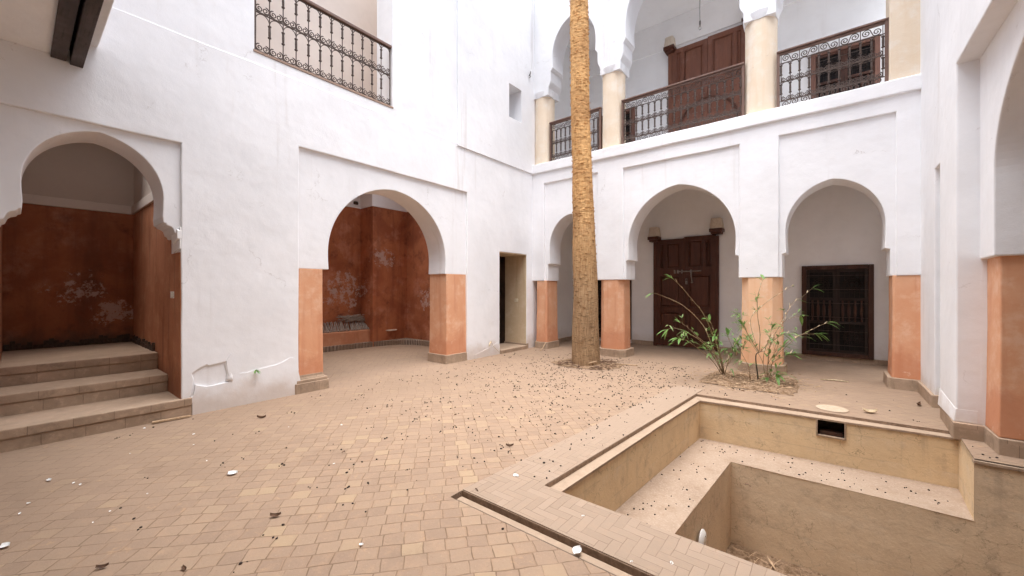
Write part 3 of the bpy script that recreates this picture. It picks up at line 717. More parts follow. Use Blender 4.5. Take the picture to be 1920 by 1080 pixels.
def upa(u, apex):
    return corb(u[0], 1) + arch(u[0], u[1], 7.17, 7.45, apex, e=.12) + corb(u[1], -1)[::-1]
bm = B(); prism(bm, notched(-6.3, 1.3, 6.52, 9.3, [upa(U1, 8.27), upa(U2, 8.72), upa(U3, 8.35)]), PB, .03, .56, .004)
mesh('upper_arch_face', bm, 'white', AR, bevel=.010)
for x, sq in ((-5.90, 0), (-3.95, 0), (-1.0, 0), (.98, 1)):
    bm = B()
    if sq: chamfer_post(bm, .745, 1.10, 8.54, 9.06, 4.76, 9.2, .012, .01, 6, 3)
    else: lathe(bm, (x, 8.79), [(.275, 4.76), (.268, 4.9), (.262, 5.6), (.258, 6.3), (.262, 6.53)], 40)
    co = mesh('column', bm, 'cream', AR, smooth=40)
    if not sq:
        bm = B(); n = 40; rings = []
        for z_, r_ in ((6.50, .272), (6.56, .285), (6.66, .30)):
            rings.append([bm.verts.new((x + r_*math.cos(2*PI*k/n), 8.79 + r_*math.sin(2*PI*k/n), z_ + (.03*abs(math.sin(2*2*PI*k/n)) if z_ < 6.52 else 0))) for k in range(n)])
        for q, w in zip(rings, rings[1:]):
            for k in range(n): bm.faces.new((q[k], q[(k + 1) % n], w[(k + 1) % n], w[k]))
        bm.faces.new(rings[-1]); bm.faces.new(rings[0][::-1]); mesh('capital', bm, 'white', co, smooth=40)
# gallery behind the arcade
GY = 10.92
GW = thing('gallery_wall', 'plain back wall of the galleries, shaded, with doors and windows behind the arcade', 'wall', (-2.5, GY, 0))
bm = B(); box(bm, -6.4, 1.4, GY, GY + .2, -.1, 4.42); mesh('lower_wall', bm, 'white_in', GW)
bm = B(); box(bm, -6.4, 1.4, GY + .03, GY + .2, 4.70, 9.3); mesh('upper_wall', bm, 'white_in', GW)
bm = B(); box(bm, -6.3, -6.1, 8.7, GY, -.1, 4.5); box(bm, -6.3, -6.1, 8.7, GY + .03, 4.7, 9.3); box(bm, 1.1, 1.3, 10.25, GY, -.1, 4.5); box(bm, 1.1, 1.3, 8.95, 10.25, 3.3, 4.5); box(bm, 4.4, 4.6, 6.5, GY + .2, -.1, 7.5); box(bm, 1.4, 4.4, GY, GY + .2, -.1, 7.5); mesh('end_and_well_walls', bm, 'white_in', GW)  # right end left open to an added, unseen light well that brightens the galleries
bm = B()
for x0, x1 in ((-6.09, -5.6), (-4.36, -3.76), (-2.12, 1.075)):
    prism(bm, wobble(rect(x0, x1, -.02, .105), .004, .2), lambda s, z, d: (s, GY - .03 + d, z), 0, .06)
box(bm, -6.11, -6.075, 9.1, GY, -.02, .11); mesh('skirting', bm, 'stone', GW, bevel=.006)
bm = B(); box(bm, -6.3, 1.3, 8.9, GY + .02, 4.42, 4.60); box(bm, -6.3, 1.3, 9.0, GY + .04, 4.60, 4.772); mesh('gallery_slab', bm, 'white_in', GW)
bm = B(); box(bm, -6.3, 1.3, 9.0, 11.1, 8.75, 8.9)
cv = [(GY + .03 - .34*(1 - math.sin(t)), 8.75 - .34*(1 - math.cos(t))) for t in [PI/2*i/10 for i in range(11)]]
mesh('gallery_ceiling', bm, 'white_in', GW)
bm = B(); box(bm, -6.1, 1.08, GY - .01, GY + .04, 7.98, 8.75); mesh('frieze', bm, 'white_in', GW, bevel=.01)

# ------------------------------------------------------------------ right wall
RW = thing('courtyard_wall', 'white wall with one orange pillar and a great arch, right edge of the courtyard', 'wall', (1.1, 5, 0))
bm = B()
prism(bm, [(6.62, 3.11), (7.50, 3.11), (7.50, -.05), (8.75, -.05), (8.75, 9.3), (6.62, 9.3)], PR, .04, .13, .005); mesh('wall_face', bm, 'white', RW, bevel=.012)
bm = B(); hN = [(6.72, -.05), (6.72, 2.18)] + arch(6.76, 7.40, 2.20, 2.55, 3.0, e=.1, n=28) + [(7.45, 2.18), (7.45, -.05)]
prism(bm, notched(6.5, 8.75, -.05, 9.3, [hN]), PR, .115, .6, .004); mesh('arch_face', bm, 'white', RW, bevel=.010)
bm = B(); box(bm, 1.62, 1.7, 6.4, 7.9, -.1, 3.3); mesh('niche_back', bm, 'white_in', RW)
bm = B()
prism(bm, [(.2, -.05), (1.65, -.05), (1.65, 3.90), (6.15, 3.90), (6.15, .15), (6.915, .15), (6.94, 9.3), (.2, 9.3)], PR, 0, .20, .006); mesh('wall_face', bm, 'white', RW, bevel=.014)
bm = B(); hR = [(1.65, -.05), (1.65, 1.85)] + arch(2.08, 5.72, 1.855, 2.62, 4.02 - .22, e=.06, k=.0) + [(6.15, 1.85), (6.15, -.05)]
prism(bm, notched(.2, 6.6, -.05, 9.3, [hR]), PR, .165, .85, .004); mesh('arch_face', bm, 'white', RW, bevel=.012)
bm = B(); chamfer_post(bm, 1.255, 1.88, 5.765, 6.20, .16, 1.86, .008, .012, 10, 44); pr = mesh('pillar', bm, 'orange', RW, bevel=.012)
bm = B(); prism(bm, [(1.045, 6.10), (1.225, 6.12), (1.235, 5.72), (2.0, 5.715), (2.0, 6.3), (1.045, 6.3)], lambda s, z, d: (s, z, d), .155, -.02); mesh('plinth', bm, 'stone', pr, bevel=.008)
bm = B()
prism(bm, [(1.012, 6.10), (1.25, 6.10), (1.25, 6.3), (1.25, 6.93), (1.045, 6.95)], lambda s, z, d: (s, z, d), .158, -.02)
prism(bm, [(1.045, 7.46), (1.40, 7.44), (1.40, 8.6), (1.04, 8.6)], lambda s, z, d: (s, z, d), .16, -.02); mesh('plinth', bm, 'stone', RW, bevel=.008)
bm = B()       # flared foot of the white pier
v = [bm.verts.new(p) for p in ((1.02, 6.146, .157), (1.02, 6.92, .157), (1.038, 6.93, .36), (1.038, 6.149, .30), (1.2, 6.146, .157), (1.2, 6.149, .30), (1.2, 6.93, .36), (1.2, 6.92, .157))]
for f in ((0, 1, 2, 3), (0, 3, 5, 4), (4, 5, 6, 7), (3, 2, 6, 5), (1, 7, 6, 2), (0, 4, 7, 1)): bm.faces.new([v[i] for i in f])
mesh('pier_foot', bm, 'white', RW, bevel=.01)
SG = thing('side_gallery_wall', 'plain white walls of the gallery seen through the great right arch', 'wall', (3, 4, 0))
bm = B(); box(bm, 1.85, 4.6, 6.3, 6.5, -.1, 4.6); box(bm, 4.5, 4.7, .2, 6.5, -.1, 4.6); box(bm, 1.2, 4.7, .2, 6.5, 4.5, 4.6); mesh('lining', bm, 'white_in', SG)

# ------------------------------------------------------------------ near side: gallery over the camera
bm = B(); box(bm, -6.4, 4.6, -3.0, .225, 3.905, 4.1); tag(mesh('gallery_ceiling', bm, 'white_in'), 'flat white plaster ceiling left of the dark beam, upper left corner', 'ceiling')
BM_ = thing('wooden_beam', 'dark weathered double timber beam with a black gap, upper left corner', 'beam', (-2.5, .33, 3.85))
for y0, y1, z in ((.222, .328, 3.872), (.352, .445, 3.852)):
    bm = B(); prism(bm, wobble([(y0, z), (y1, z), (y1, 4.13), (y0, 4.13)], .003, .05), lambda s, zz, d: (-6.12 + d, s, zz), 0, 7.3); mesh('plank', bm, 'beam', BM_, bevel=.005)
bm = B(); box(bm, -6.15, 1.1, .33, .35, 4.0, 4.12); mesh('gap_shade', bm, 'void', BM_)  # black strip between the planks, the gap's shade put into its colour
FW = thing('front_wall', 'ragged plaster edge of the wall resting on the dark beam, upper left', 'wall', (-2.5, .5, 4.1))
bm = B(); prism(bm, wobble([(-6.1, 4.12), (-5.95, 4.10), (-3, 4.11), (1.3, 4.1), (1.3, 9.3), (-6.1, 9.3)], .012, .12), lambda s, z, d: (s, .45 + d, z), 0, .10); mesh('outer_face', bm, 'white', FW, bevel=.01)
bm = B(); box(bm, -6.3, 1.3, .2, .46, 4.14, 9.3); mesh('wall_core', bm, 'white', FW)
BK = thing('back_room_wall', 'white wall closing the gallery behind the camera', 'wall', (-2, -3, 0))
bm = B(); box(bm, -6.4, 4.6, -3.1, -2.9, -.1, 4.0); box(bm, 4.5, 4.7, -3, .2, -.1, 4); mesh('lining', bm, 'white_in', BK)

# ------------------------------------------------------------------ doors
def panel(bm, x0, x1, z0, z1, y):
    prism(bm, [(x0, z0), (x1, z0), (x1, z1), (x0, z1)], lambda s, z, d: (s, y + d, z), 0, .03)
    for i in range(1):
        a, b = .035, .06
        r0 = [(x0 + a, z0 + a), (x1 - a, z0 + a), (x1 - a, z1 - a), (x0 + a, z1 - a)]
        r1 = [(x0 + b, z0 + b), (x1 - b, z0 + b), (x1 - b, z1 - b), (x0 + b, z1 - b)]
        f0 = [bm.verts.new((s, y - .001, z)) for s, z in r0]; f1 = [bm.verts.new((s, y - .02, z)) for s, z in r1]
        bm.faces.new(f1)
        for k in range(4): bm.faces.new((f0[k], f0[(k + 1) % 4], f1[(k + 1) % 4], f1[k]))
def leaf(parent, x0, x1, z0, z1, y, rows, mat, hinge):
    """framed leaf: rows = list of (zfrac0, zfrac1, [x splits]) holding recessed raised panels"""
    w, h = x1 - x0, z1 - z0; st = .10
    bm = B(); box(bm, x0, x1, y + .02, y + .06, z0, z1)
    zs = z0
    for f0, f1, spl in rows:
        za, zb = z0 + f0*h, z0 + f1*h
        box(bm, x0, x1, y - .012, y + .022, zs, za); zs = zb
        xs = [x0 + st] + [x0 + st + s*(w - 2*st) for s in spl] + [x1 - st]
        box(bm, x0, x0 + st, y - .012, y + .022, za, zb); box(bm, x1 - st, x1, y - .012, y + .022, za, zb)
        for i in range(len(xs) - 1):
            a = xs[i] + (.028 if i else 0); b = xs[i + 1] - (.028 if i < len(xs) - 2 else 0)
            if i: box(bm, xs[i] - .028, xs[i] + .028, y - .012, y + .022, za, zb)
            panel(bm, a, b, za, zb, y + .012)
            for q in ((a, b, za, za + .018), (a, b, zb - .018, zb), (a, a + .018, za + .018, zb - .018), (b - .018, b, za + .018, zb - .018)): box(bm, q[0], q[1], y - .022, y + .012, q[2], q[3])
    box(bm, x0, x1, y - .012, y + .022, zs, z1)
    return mesh('leaf', bm, mat, parent, bevel=.003)
def pivot(parent, x, z, y, s=1.0):
    bm = B(); box(bm, x - .15*s, x + .15*s, y - .20, y + .1, z, z + .085); box(bm, x - .115*s, x + .115*s, y - .17, y + .1, z - .05, z + .002)
    p = mesh('pivot_bracket', bm, 'door', parent, bevel=.008)
    bm = B(); n = 18; rg = []
    for k, (r, zz) in enumerate(((.148, .086), (.142, .14), (.128, .25), (.118, .33), (.09, .345))):
        rg.append([bm.verts.new((x + s*r*max(-1, min(1, 1.25*math.cos(2*PI*i/n))), y - .05 + r*max(-1, min(1, 1.2*math.sin(2*PI*i/n))), z + zz)) for i in range(n)])
    for q, w in zip(rg, rg[1:]):
        for i in range(n): bm.faces.new((q[i], q[(i + 1) % n], w[(i + 1) % n], w[i]))
    bm.faces.new(rg[0][::-1]); bm.faces.new(rg[-1]); mesh('cap', bm, 'cap', p, smooth=50)
dx0, dx1, dy, dh = -3.73, -2.13, 10.86, 2.86
D1 = thing('double_door', 'dark brown panelled double door with an iron bolt, ground floor behind the middle arch', 'door', (-2.93, dy, 0))
bm = B(); box(bm, dx0 - .0, dx0 + .07, dy - .03, dy + .08, 0, dh); box(bm, dx1 - .07, dx1, dy - .03, dy + .08, 0, dh); mesh('frame', bm, 'door', D1, bevel=.006)
mid = -2.94
rows = [(.055, .32, []), (.36, .655, []), (.725, .965, [.28])]; rows2 = [(.055, .32, []), (.36, .655, []), (.725, .965, [.70])]
l1 = leaf(D1, dx0 + .072, mid - .004, .03, dh - .005, dy, rows, 'door', 0); l2 = leaf(D1, mid + .004, dx1 - .072, .03, dh + .03, dy - .012, rows2, 'door', 1)
bm = B(); box(bm, mid - .03, mid + .03, dy - .045, dy - .02, .04, dh); mesh('cover_strip', bm, 'door', l2, bevel=.006)
bm = B(); zb_ = 1.99
tube(bm, [(mid - .13, dy - .055, zb_), (mid + .42, dy - .055, zb_ + .01)], .016, 8)
for x in (mid - .22, mid - .14, mid - .04, mid + .18): box(bm, x - .018, x + .018, dy - .075, dy - .005, zb_ - .045, zb_ + .045)
tube(bm, [(mid + .19, dy - .065, zb_), (mid + .185, dy - .075, zb_ - .12), (mid + .205, dy - .07, zb_ - .25)], [.022, .014, .012], 8)
bmesh.ops.create_icosphere(bm, subdivisions=1, radius=.03, matrix=Matrix.Translation((mid + .205, dy - .07, zb_ - .28)))
mesh('bolt', bm, 'iron2', l2, smooth=40)
bm = B(); box(bm, mid + .045, mid + .09, dy - .07, dy - .02, zb_ - .33, zb_ - .25); tube(bm, [(mid + .05, dy - .05, zb_ - .25), (mid + .052, dy - .05, zb_ - .18), (mid + .083, dy - .05, zb_ - .18), (mid + .085, dy - .05, zb_ - .25)], .006, 6); mesh('padlock', bm, 'iron2', l2, bevel=.006)
pivot(D1, dx0 + .04, dh + .0, dy, .95); pivot(D1, dx1 - .03, dh + .08, dy, 1.0)
# upper double door with arched wicket and studs
ux0, ux1, uy, uz, uh = -3.35, -1.42, 10.89, 4.78, 3.08
D2 = thing('double_door', 'reddish brown panelled double door with studded arched lower part, upper gallery', 'door', (-2.38, uy, uz))
bm = B(); box(bm, ux0, ux0 + .10, uy - .03, uy + .06, uz, uz + uh); box(bm, ux1 - .10, ux1, uy - .03, uy + .06, uz, uz + uh); mesh('frame', bm, 'door2', D2, bevel=.006)
um = -2.385
R1 = [(.60, .965, [.24])]; R2 = [(.60, .965, [.76])]
for k, (a, b, R) in enumerate(((ux0 + .102, um - .003, R1), (um + .003, ux1 - .102, R2))):
    lf = leaf(D2, a, b, uz + .02, uz + uh + (.0 if k == 0 else .02), uy - .01*k, R, 'door2', k)
    bm = B()
    for i in range(9):
        for j in range(8):
            x = a + .07 + (b - a - .14)*i/8; z = uz + .16 + 1.55*j/7
            bmesh.ops.create_icosphere(bm, subdivisions=1, radius=.014, matrix=Matrix.Translation((x, uy - .026 - .01*k, z)))
    mesh('studs', bm, 'iron2', lf, smooth=180)
    bm = B(); cx = (ux0 + ux1)/2; pts = []
    for i in range(15):
        t = PI/2*i/14; x = cx - .66*math.cos(t) if k == 0 else cx + .66*math.cos(t); pts.append((x, uy - .03 - .01*k, uz + .95 + .62*math.sin(t)))
    pts = [(pts[0][0] + (.03 if k == 0 else -.03), uy - .03 - .01*k, uz + .8)] + pts
    tube(bm, pts, .028, 6); mesh('arch_moulding', bm, 'door', lf, smooth=50)
pivot(D2, ux0 + .06, uz + uh - .02, uy, .9); pivot(D2, ux1 - .06, uz + uh - .02, uy, .9)

# ------------------------------------------------------------------ windows
def window(label, x0, x1, z0, z1, y, wm, seed):
    w = thing('window', label, 'window', ((x0 + x1)/2, y, z0), 'grilled windows of the gallery wall')
    bm = B(); f = .085
    for a, b, c, d in ((x0, x0 + f, z0, z1), (x1 - f, x1, z0, z1), (x0 + f, x1 - f, z0, z0 + f), (x0 + f, x1 - f, z1 - f, z1)): box(bm, a, b, y - .07, y + .04, c, d)
    mesh('frame', bm, wm, w, bevel=.008)
    X0, X1, Z0, Z1 = x0 + f, x1 - f, z0 + f, z1 - f
    bm = B(); box(bm, X0, X1, y + .0, y + .02, Z0, Z1); mesh('pane', bm, 'glass', w)
    xm = (X0 + X1)/2
    for a, b in ((X0, xm - .002), (xm + .002, X1)):
        bm = B(); s = .055; h = Z1 - Z0; za, zb = Z0 + .36*h, Z0 + .64*h
        for q in ((a, a + s, Z0, Z1), (b - s, b, Z0, Z1), (a + s, b - s, Z0, Z0 + s), (a + s, b - s, Z1 - s, Z1), (a + s, b - s, za - s*.5, za + s*.5), (a + s, b - s, zb - s*.5, zb + s*.5)): box(bm, q[0], q[1], y - .045, y + .001, q[2], q[3])
        c = mesh('casement', bm, 'winblack' if z0 < 4 else 'winwood', w, bevel=.004)
        bm = B()
        for k in range(4):                                      # turned spindles of the middle band
            x = a + s + (b - a - 2*s)*(k + .5)/4; zz = za + s*.5; H = zb - za - s
            lathe(bm, (x, y - .02), [(.014, zz), (.020, zz + .06*H), (.011, zz + .14*H), (.024, zz + .3*H), (.026, zz + .5*H), (.024, zz + .7*H), (.011, zz + .86*H), (.02, zz + .94*H), (.014, zz + H)], 8)
        mesh('spindles', bm, 'winwood', c, smooth=40)
        bm = B()
        for zlo, zhi in ((Z0 + s, za - s*.5), (zb + s*.5, Z1 - s)):  # star lattice
            A, Bx = a + s, b - s; cx, cz = (A + Bx)/2, (zlo + zhi)/2; R = min(Bx - A, zhi - zlo)*.36
            for k in range(8):
                t = k*PI/4
                tube(bm, [(cx + math.cos(t)*.03, y - .02, cz + math.sin(t)*.03), (cx + math.cos(t)*R*1.3, y - .02, cz + math.sin(t)*R*1.3)], .005, 4)
            for r in (R*.4, R*.75, R):
                tube(bm, [(cx + r*math.cos(2*PI*k/16), y - .022, cz + r*math.sin(2*PI*k/16)) for k in range(17)], .0055, 4)
            nn = 5
            for k in range(nn + 1):
                x = A + (Bx - A)*k/nn; z = zlo + (zhi - zlo)*k/nn
                tube(bm, [(x, y - .018, zlo), (x, y - .018, zhi)], .004, 4); tube(bm, [(A, y - .018, z), (Bx, y - .018, z)], .004, 4)
        mesh('lattice', bm, 'winblack', c, smooth=60)
    bm = B()
    for k in range(6):
        z = Z0 + (Z1 - Z0)*(k + .55)/6; tube(bm, [(X0, y - .055, z), (X1, y - .055, z)], .006, 5)
    mesh('guard_bars', bm, 'iron', w, smooth=60)
window('dark wooden window with turned spindles, ground floor behind the right-hand arch', -.47, .715, .105, 2.045, GY - .005, 'winwood', 1)
window('dark window mostly hidden by the palm trunk, ground floor behind the left-hand arch', -5.58, -4.38, .105, 2.045, GY - .005, 'winwood', 2)
window('brown framed window behind the right-hand railing, upper gallery', -.31, .81, 4.82, 6.68, GY + .02, 'winwood2', 3)
window('brown framed window behind the left-hand railings, upper gallery', -5.42, -4.28, 4.82, 6.68, GY + .02, 'winwood2', 4)

# ------------------------------------------------------------------ wrought iron railings
def spiral(c, r, a0, turns, sgn, n=22, r1=.22):
    return [(c[0] + sgn*r*(1 - (1 - r1)*t)*math.cos(a0 + turns*2*PI*t), c[1] + r*(1 - (1 - r1)*t)*math.sin(a0 + turns*2*PI*t)) for t in [i/n for i in range(n + 1)]]
def tb(bm, P, pts, d, r, n=5): tube(bm, [P(s, z, d) for s, z in pts], r, n)
def baluster(bm, P, s, z0, z1, d, thick):
    tb(bm, P, [(s, z0), (s, z1)], d, .008)
    for a, b in thick:
        za, zb = z0 + (z1 - z0)*a, z0 + (z1 - z0)*b
        tb(bm, P, [(s, za), (s, za + .02), (s, (za + zb)/2), (s, zb - .02), (s, zb)], d, [.011, .016, .0175, .016, .011], 6)
        for z in (za, zb): tb(bm, P, [(s, z - .014), (s, z - .006), (s, z + .006), (s, z + .014)], d, [.010, .024, .024, .010], 6)
def scrolls(bm, P, s, w, z, h, d, r=.007):
    for sg in (-1, 1):
        c = (s + sg*w*.225, z + h*.48); p = spiral(c, h*.46, -PI*.55, .0, 1)
        q = spiral(c, h*.44, PI*.5, 1.55, -sg, 24, .18)
        tb(bm, P, [(s, z + .004), (s + sg*w*.3, z + .002), (s + sg*w*.47, z + h*.18), (s + sg*w*.485, z + h*.55), (s + sg*w*.36, z + h*.88)] + q, d, r)
def hoop(bm, P, s, w, z, h, d, r=.0065):
    tb(bm, P, [(s - w*.5*math.cos(t), z - h + h*math.sin(t)) for t in [PI*i/12 for i in range(13)]], d, r)
def frieze(bm, P, s, w, z, h, d, flip, r=.0075):
    f = -1 if flip else 1
    a = spiral((s - f*w*.23, z + h*.55), h*.43, PI*.25, 1.6, f, 26, .15); b = spiral((s + f*w*.23, z + h*.45), h*.43, PI*1.25, 1.6, f, 26, .15)
    tb(bm, P, a[::-1] + b, d, r)
def railing(name_label, P, s0, s1, z0, H, d, n, style, sills=True):
    rl = thing('railing', name_label, 'railing', P((s0 + s1)/2, z0, d), 'wrought iron railings of the upper floor')
    fm, f = 'rail', .035
    w = (s1 - s0)/n
    if style == 'frame':
        for a, b in ((s0, s0 + f*1.3), (s1 - f*1.3, s1)): bm = B(); prism(bm, rect(a, b, z0, z0 + H - .03), P, d - .03, d + .03); mesh('post', bm, fm, rl, bevel=.004)
        bm = B(); prism(bm, rect(s0, s1, z0 + H - .035, z0 + H), P, d - .045, d + .045); prism(bm, rect(s0 + .01, s1 - .01, z0 + H - .075, z0 + H - .034), P, d - .022, d + .022)
        mesh('handrail', bm, fm, rl, bevel=.008)
        s0 += f*1.3 + .02; s1 -= f*1.3 + .02; w = (s1 - s0)/n
        zt = z0 + H - .075; lev = [z0 + .02, z0 + .15, z0 + .15 + (zt - z0 - .30)*.5, zt - .15, zt]
        bm = B()
        for z in (lev[0] + .005, lev[1], lev[2], lev[3]): tb(bm, P, [(s0 - .02, z), (s1 + .02, z)], d, .009)
        mesh('crossbars', bm, 'iron', rl, smooth=60)
        for i in range(n + 1):
            bm = B(); s = s0 + w*i
            baluster(bm, P, s, lev[1], lev[3], d, ((.20, .44), (.70, .94)))
            tb(bm, P, [(s, lev[3]), (s, lev[4])], d, .006) if i % 2 == 0 else None
            mesh('baluster', bm, 'iron', rl, smooth=60)
        for i in range(n):
            s = s0 + w*(i + .5)
            for z in (lev[1], lev[2]): bm = B(); scrolls(bm, P, s, w, z + .006, .085, d); mesh('scroll', bm, 'iron', rl, smooth=60)
            for z in (lev[2], lev[3]): bm = B(); hoop(bm, P, s, w, z, w*.45, d); mesh('hoop', bm, 'iron', rl, smooth=60)
            if i % 2 == 0 and i + 1 < n or i % 2 == 0:
                ww = w*2 if i + 1 < n else w
                for z, fl in ((lev[3] + .005, (i//2) % 2), (lev[0] + .01, 1 - (i//2) % 2)):
                    bm = B(); frieze(bm, P, s0 + w*i + ww/2, ww, z, .14, d, fl); mesh('frieze_scroll', bm, 'iron', rl, smooth=60)
    else:
        bm = B(); prism(bm, rect(s0 - .02, s1 + .02, z0 + H - .055, z0 + H), P, d - .035, d + .04); mesh('handrail', bm, fm, rl, bevel=.012)
        zm, zt = z0 + .555, z0 + H - .055
        bm = B()
        for z in (z0 + .015, zm, zt - .012): tb(bm, P, [(s0, z), (s1, z)], d, .0095)
        tb(bm, P, [(s0, z0), (s0, zt)], d, .011); tb(bm, P, [(s1, z0), (s1, zt)], d, .011); mesh('crossbars', bm, 'iron', rl, smooth=60)
        for i in range(1, n):
            bm = B(); s = s0 + w*i
            baluster(bm, P, s, z0 + .015, zt, d, ((.245, .40), (.76, .90))); mesh('baluster', bm, 'iron', rl, smooth=60)
        for i in range(n):
            s = s0 + w*(i + .5)
            for z in (z0 + .025, zm + .008): bm = B(); scrolls(bm, P, s, w, z, .115, d, .0075); mesh('scroll', bm, 'iron', rl, smooth=60)
            for z in (zm, zt): bm = B(); hoop(bm, P, s, w, z - .006, w*.6, d); mesh('hoop', bm, 'iron', rl, smooth=60)
    return rl
railing('brown wrought iron balcony railing set in the left wall, high above the big arches', PL, 2.06, 4.20, 4.81, 1.10, .06, 12, 'bars')
railing('iron railing of the upper gallery partly hidden by the palm trunk', PB, -5.64, -4.20, 4.775, 1.06, .14, 10, 'frame')
railing('wide iron railing of the upper gallery in front of the red-brown door', PB, -3.69, -1.25, 4.775, 1.06, .14, 17, 'frame')
railing('iron railing of the upper gallery in front of a window, right end', PB, -.74, .74, 4.775, 1.06, .14, 10, 'frame')

# ------------------------------------------------------------------ palm tree
PT = thing('palm_tree', 'tall bare palm trunk of shaggy orange-brown fibre rising from the courtyard floor', 'palm tree', (-3.87, 7.27, 0))
bm = B(); NS, NR, ZT = 84, 640, 9.6
RAD = [(-.05, .292), (.12, .286), (.35, .276), (.8, .262), (1.5, .243), (2.4, .233), (3.1, .213), (4.2, .197), (5.2, .192), (7.4, .181), (9.6, .175)]
def rad(z):
    for (a, r), (b, q) in zip(RAD, RAD[1:]):
        if z <= b: return r + (q - r)*(z - a)/(b - a)
    return RAD[-1][1]
prev = None
for i in range(NR + 1):
    z = -.05 + (ZT + .05)*i/NR; ln = -.02*z + .012*math.sin(z*.9)
    cx, cy = -3.87 + .78*ln, 7.27 + .624*ln; r0 = rad(z); k = min(1, max(0, (z - 2.3)/.9)); row = []
    for j in range(NS):
        t = 2*PI*j/NS; a, b = math.cos(t), math.sin(t)
        n1 = noise.noise(Vector((a*1.3, b*1.3, z*1.1)))*.018
        zz = z + .03*noise.noise(Vector((a*2, b*2, z*.7)))
        n2 = noise.noise(Vector((a*3.2, b*3.2, zz*34)))
        n3 = noise.noise(Vector((a*9, b*9, zz*52)))
        ring = ((zz/.085) % 1.0 - .5)*.004*k
        row.append(bm.verts.new((cx + a*(r0 + n1 + n2*.0042*(.4 + k) + n3*.0035*(.5 + k) + ring), cy + b*(r0 + n1 + n2*.0042*(.4 + k) + n3*.0035*(.5 + k) + ring), z)))
    if prev:
        for j in range(NS): bm.faces.new((prev[j], prev[(j + 1) % NS], row[(j + 1) % NS], row[j]))
    prev = row
bm.faces.new(prev); trunk = mesh('trunk', bm, 'bark', PT, smooth=180)
bm = B()                                                     # torn leaf-base chips standing off the bark
for i in range(1500):
    z = 2.4 + 7*rnd.random()**1.0 if i < 1300 else .3 + 2.3*rnd.random(); t = rnd.uniform(0, 2*PI); ln = -.02*z + .012*math.sin(z*.9)
    r = rad(z) + .004; w_ = rnd.uniform(.012, .04); h_ = rnd.uniform(.006, .018); o_ = rnd.uniform(.006, .017)
    c = Vector((-3.87 + .78*ln, 7.27 + .624*ln, z)); A = Vector((math.cos(t), math.sin(t), 0)); T = Vector((-A.y, A.x, rnd.uniform(-.2, .2)))
    p = [c + A*r - T*w_, c + A*r + T*w_, c + A*(r + o_) + T*w_*.6 + Vector((0, 0, h_)), c + A*(r + o_*.8) - T*w_*.7 + Vector((0, 0, h_*1.2))]
    bm.faces.new([bm.verts.new(q) for q in p])
tag(mesh('bark_chips', bm, 'bark', trunk), kind='stuff')
def mound(bm, poly, h, seed, step=.045):
    xs = [p[0] for p in poly]; ys = [p[1] for p in poly]
    def inside(x, y):
        c = False; j = len(poly) - 1
        for i in range(len(poly)):
            if (poly[i][1] > y) != (poly[j][1] > y) and x < (poly[j][0] - poly[i][0])*(y - poly[i][1])/(poly[j][1] - poly[i][1]) + poly[i][0]: c = not c
            j = i
        return c
    def dist(x, y):
        d = 9
        for a, b in zip(poly, poly[1:] + poly[:1]):
            A, Bv, Pv = Vector(a), Vector(b), Vector((x, y)); t = max(0, min(1, (Pv - A).dot(Bv - A)/(Bv - A).length_squared)); d = min(d, (A + (Bv - A)*t - Pv).length)
        return d
    g = {}
    nx, ny = int((max(xs) - min(xs))/step), int((max(ys) - min(ys))/step)
    for i in range(nx + 1):
        for j in range(ny + 1):
            x, y = min(xs) + i*step, min(ys) + j*step
            if inside(x, y):
                d = dist(x, y); z = min(1, d/.2)*h*(.6 + .6*noise.noise(Vector((x*4, y*4, seed)))) + .012*noise.noise(Vector((x*19, y*19, seed)))*min(1, d/.06)
                g[i, j] = bm.verts.new((x + .012*noise.noise(Vector((x*9, y*9, 2))), y + .012*noise.noise(Vector((x*9, y*9, 5))), max(.003, z + .004)))
    for (i, j), v in g.items():
        if all(k in g for k in ((i + 1, j), (i + 1, j + 1), (i, j + 1))): bm.faces.new((v, g[i + 1, j], g[i + 1, j + 1], g[i, j + 1]))
bm = B(); mound(bm, [(-4.6, 7.0), (-4.2, 6.75), (-3.8, 6.76), (-3.3, 6.98), (-3.15, 7.3), (-3.25, 7.75), (-3.9, 7.95), (-4.5, 7.6)], .035, 3, .035)
up_normals(bm); tag(mesh('palm_soil', bm, 'soil', smooth=180, recalc=False), kind='structure')
BED = [(-1.70, 7.02), (-1.0, 6.96), (-.38, 6.98), (-.34, 7.5), (-.40, 8.25), (-1.0, 8.36), (-1.64, 8.33), (-1.73, 7.6)]
bm = B(); mound(bm, BED, .06, 9, .035); up_normals(bm); tag(mesh('bed_soil', bm, 'soil', smooth=180, recalc=False), kind='structure')
# dry litter lying on both soil patches
bm = B()
def litter(bm, n, f, zb, ln=(.02, .10)):
    for i in range(n):
        x, y = f(); L = rnd.uniform(*ln); a = rnd.uniform(0, PI); c = Vector((x, y, zb + rnd.random()*.035)); v = Vector((math.cos(a), math.sin(a), rnd.uniform(-.15, .25)))*L/2
        if rnd.random() < .5: tube(bm, [c - v, c + Vector((0, 0, .008)), c + v], rnd.uniform(.002, .005), 4)
        else:
            w_ = Vector((-v.y, v.x, .3*L*rnd.uniform(-1, 1))).normalized()*L*.09
            bm.faces.new([bm.verts.new(q) for q in (c - v, c - w_, c + v, c + w_ + Vector((0, 0, .01)))])
litter(bm, 620, lambda: (rnd.gauss(-1.03, .38), rnd.gauss(7.62, .42)), .03)
tag(mesh('dry_litter', bm, 'stick'), 'tangle of dry twigs and leaves on the soil bed under the green canes', 'litter', kind='stuff')
bm = B()
def rg():
    t = rnd.uniform(0, 2*PI); r = rnd.uniform(.3, .62); return (-3.8 + r*math.cos(t), 7.25 + r*math.sin(t))
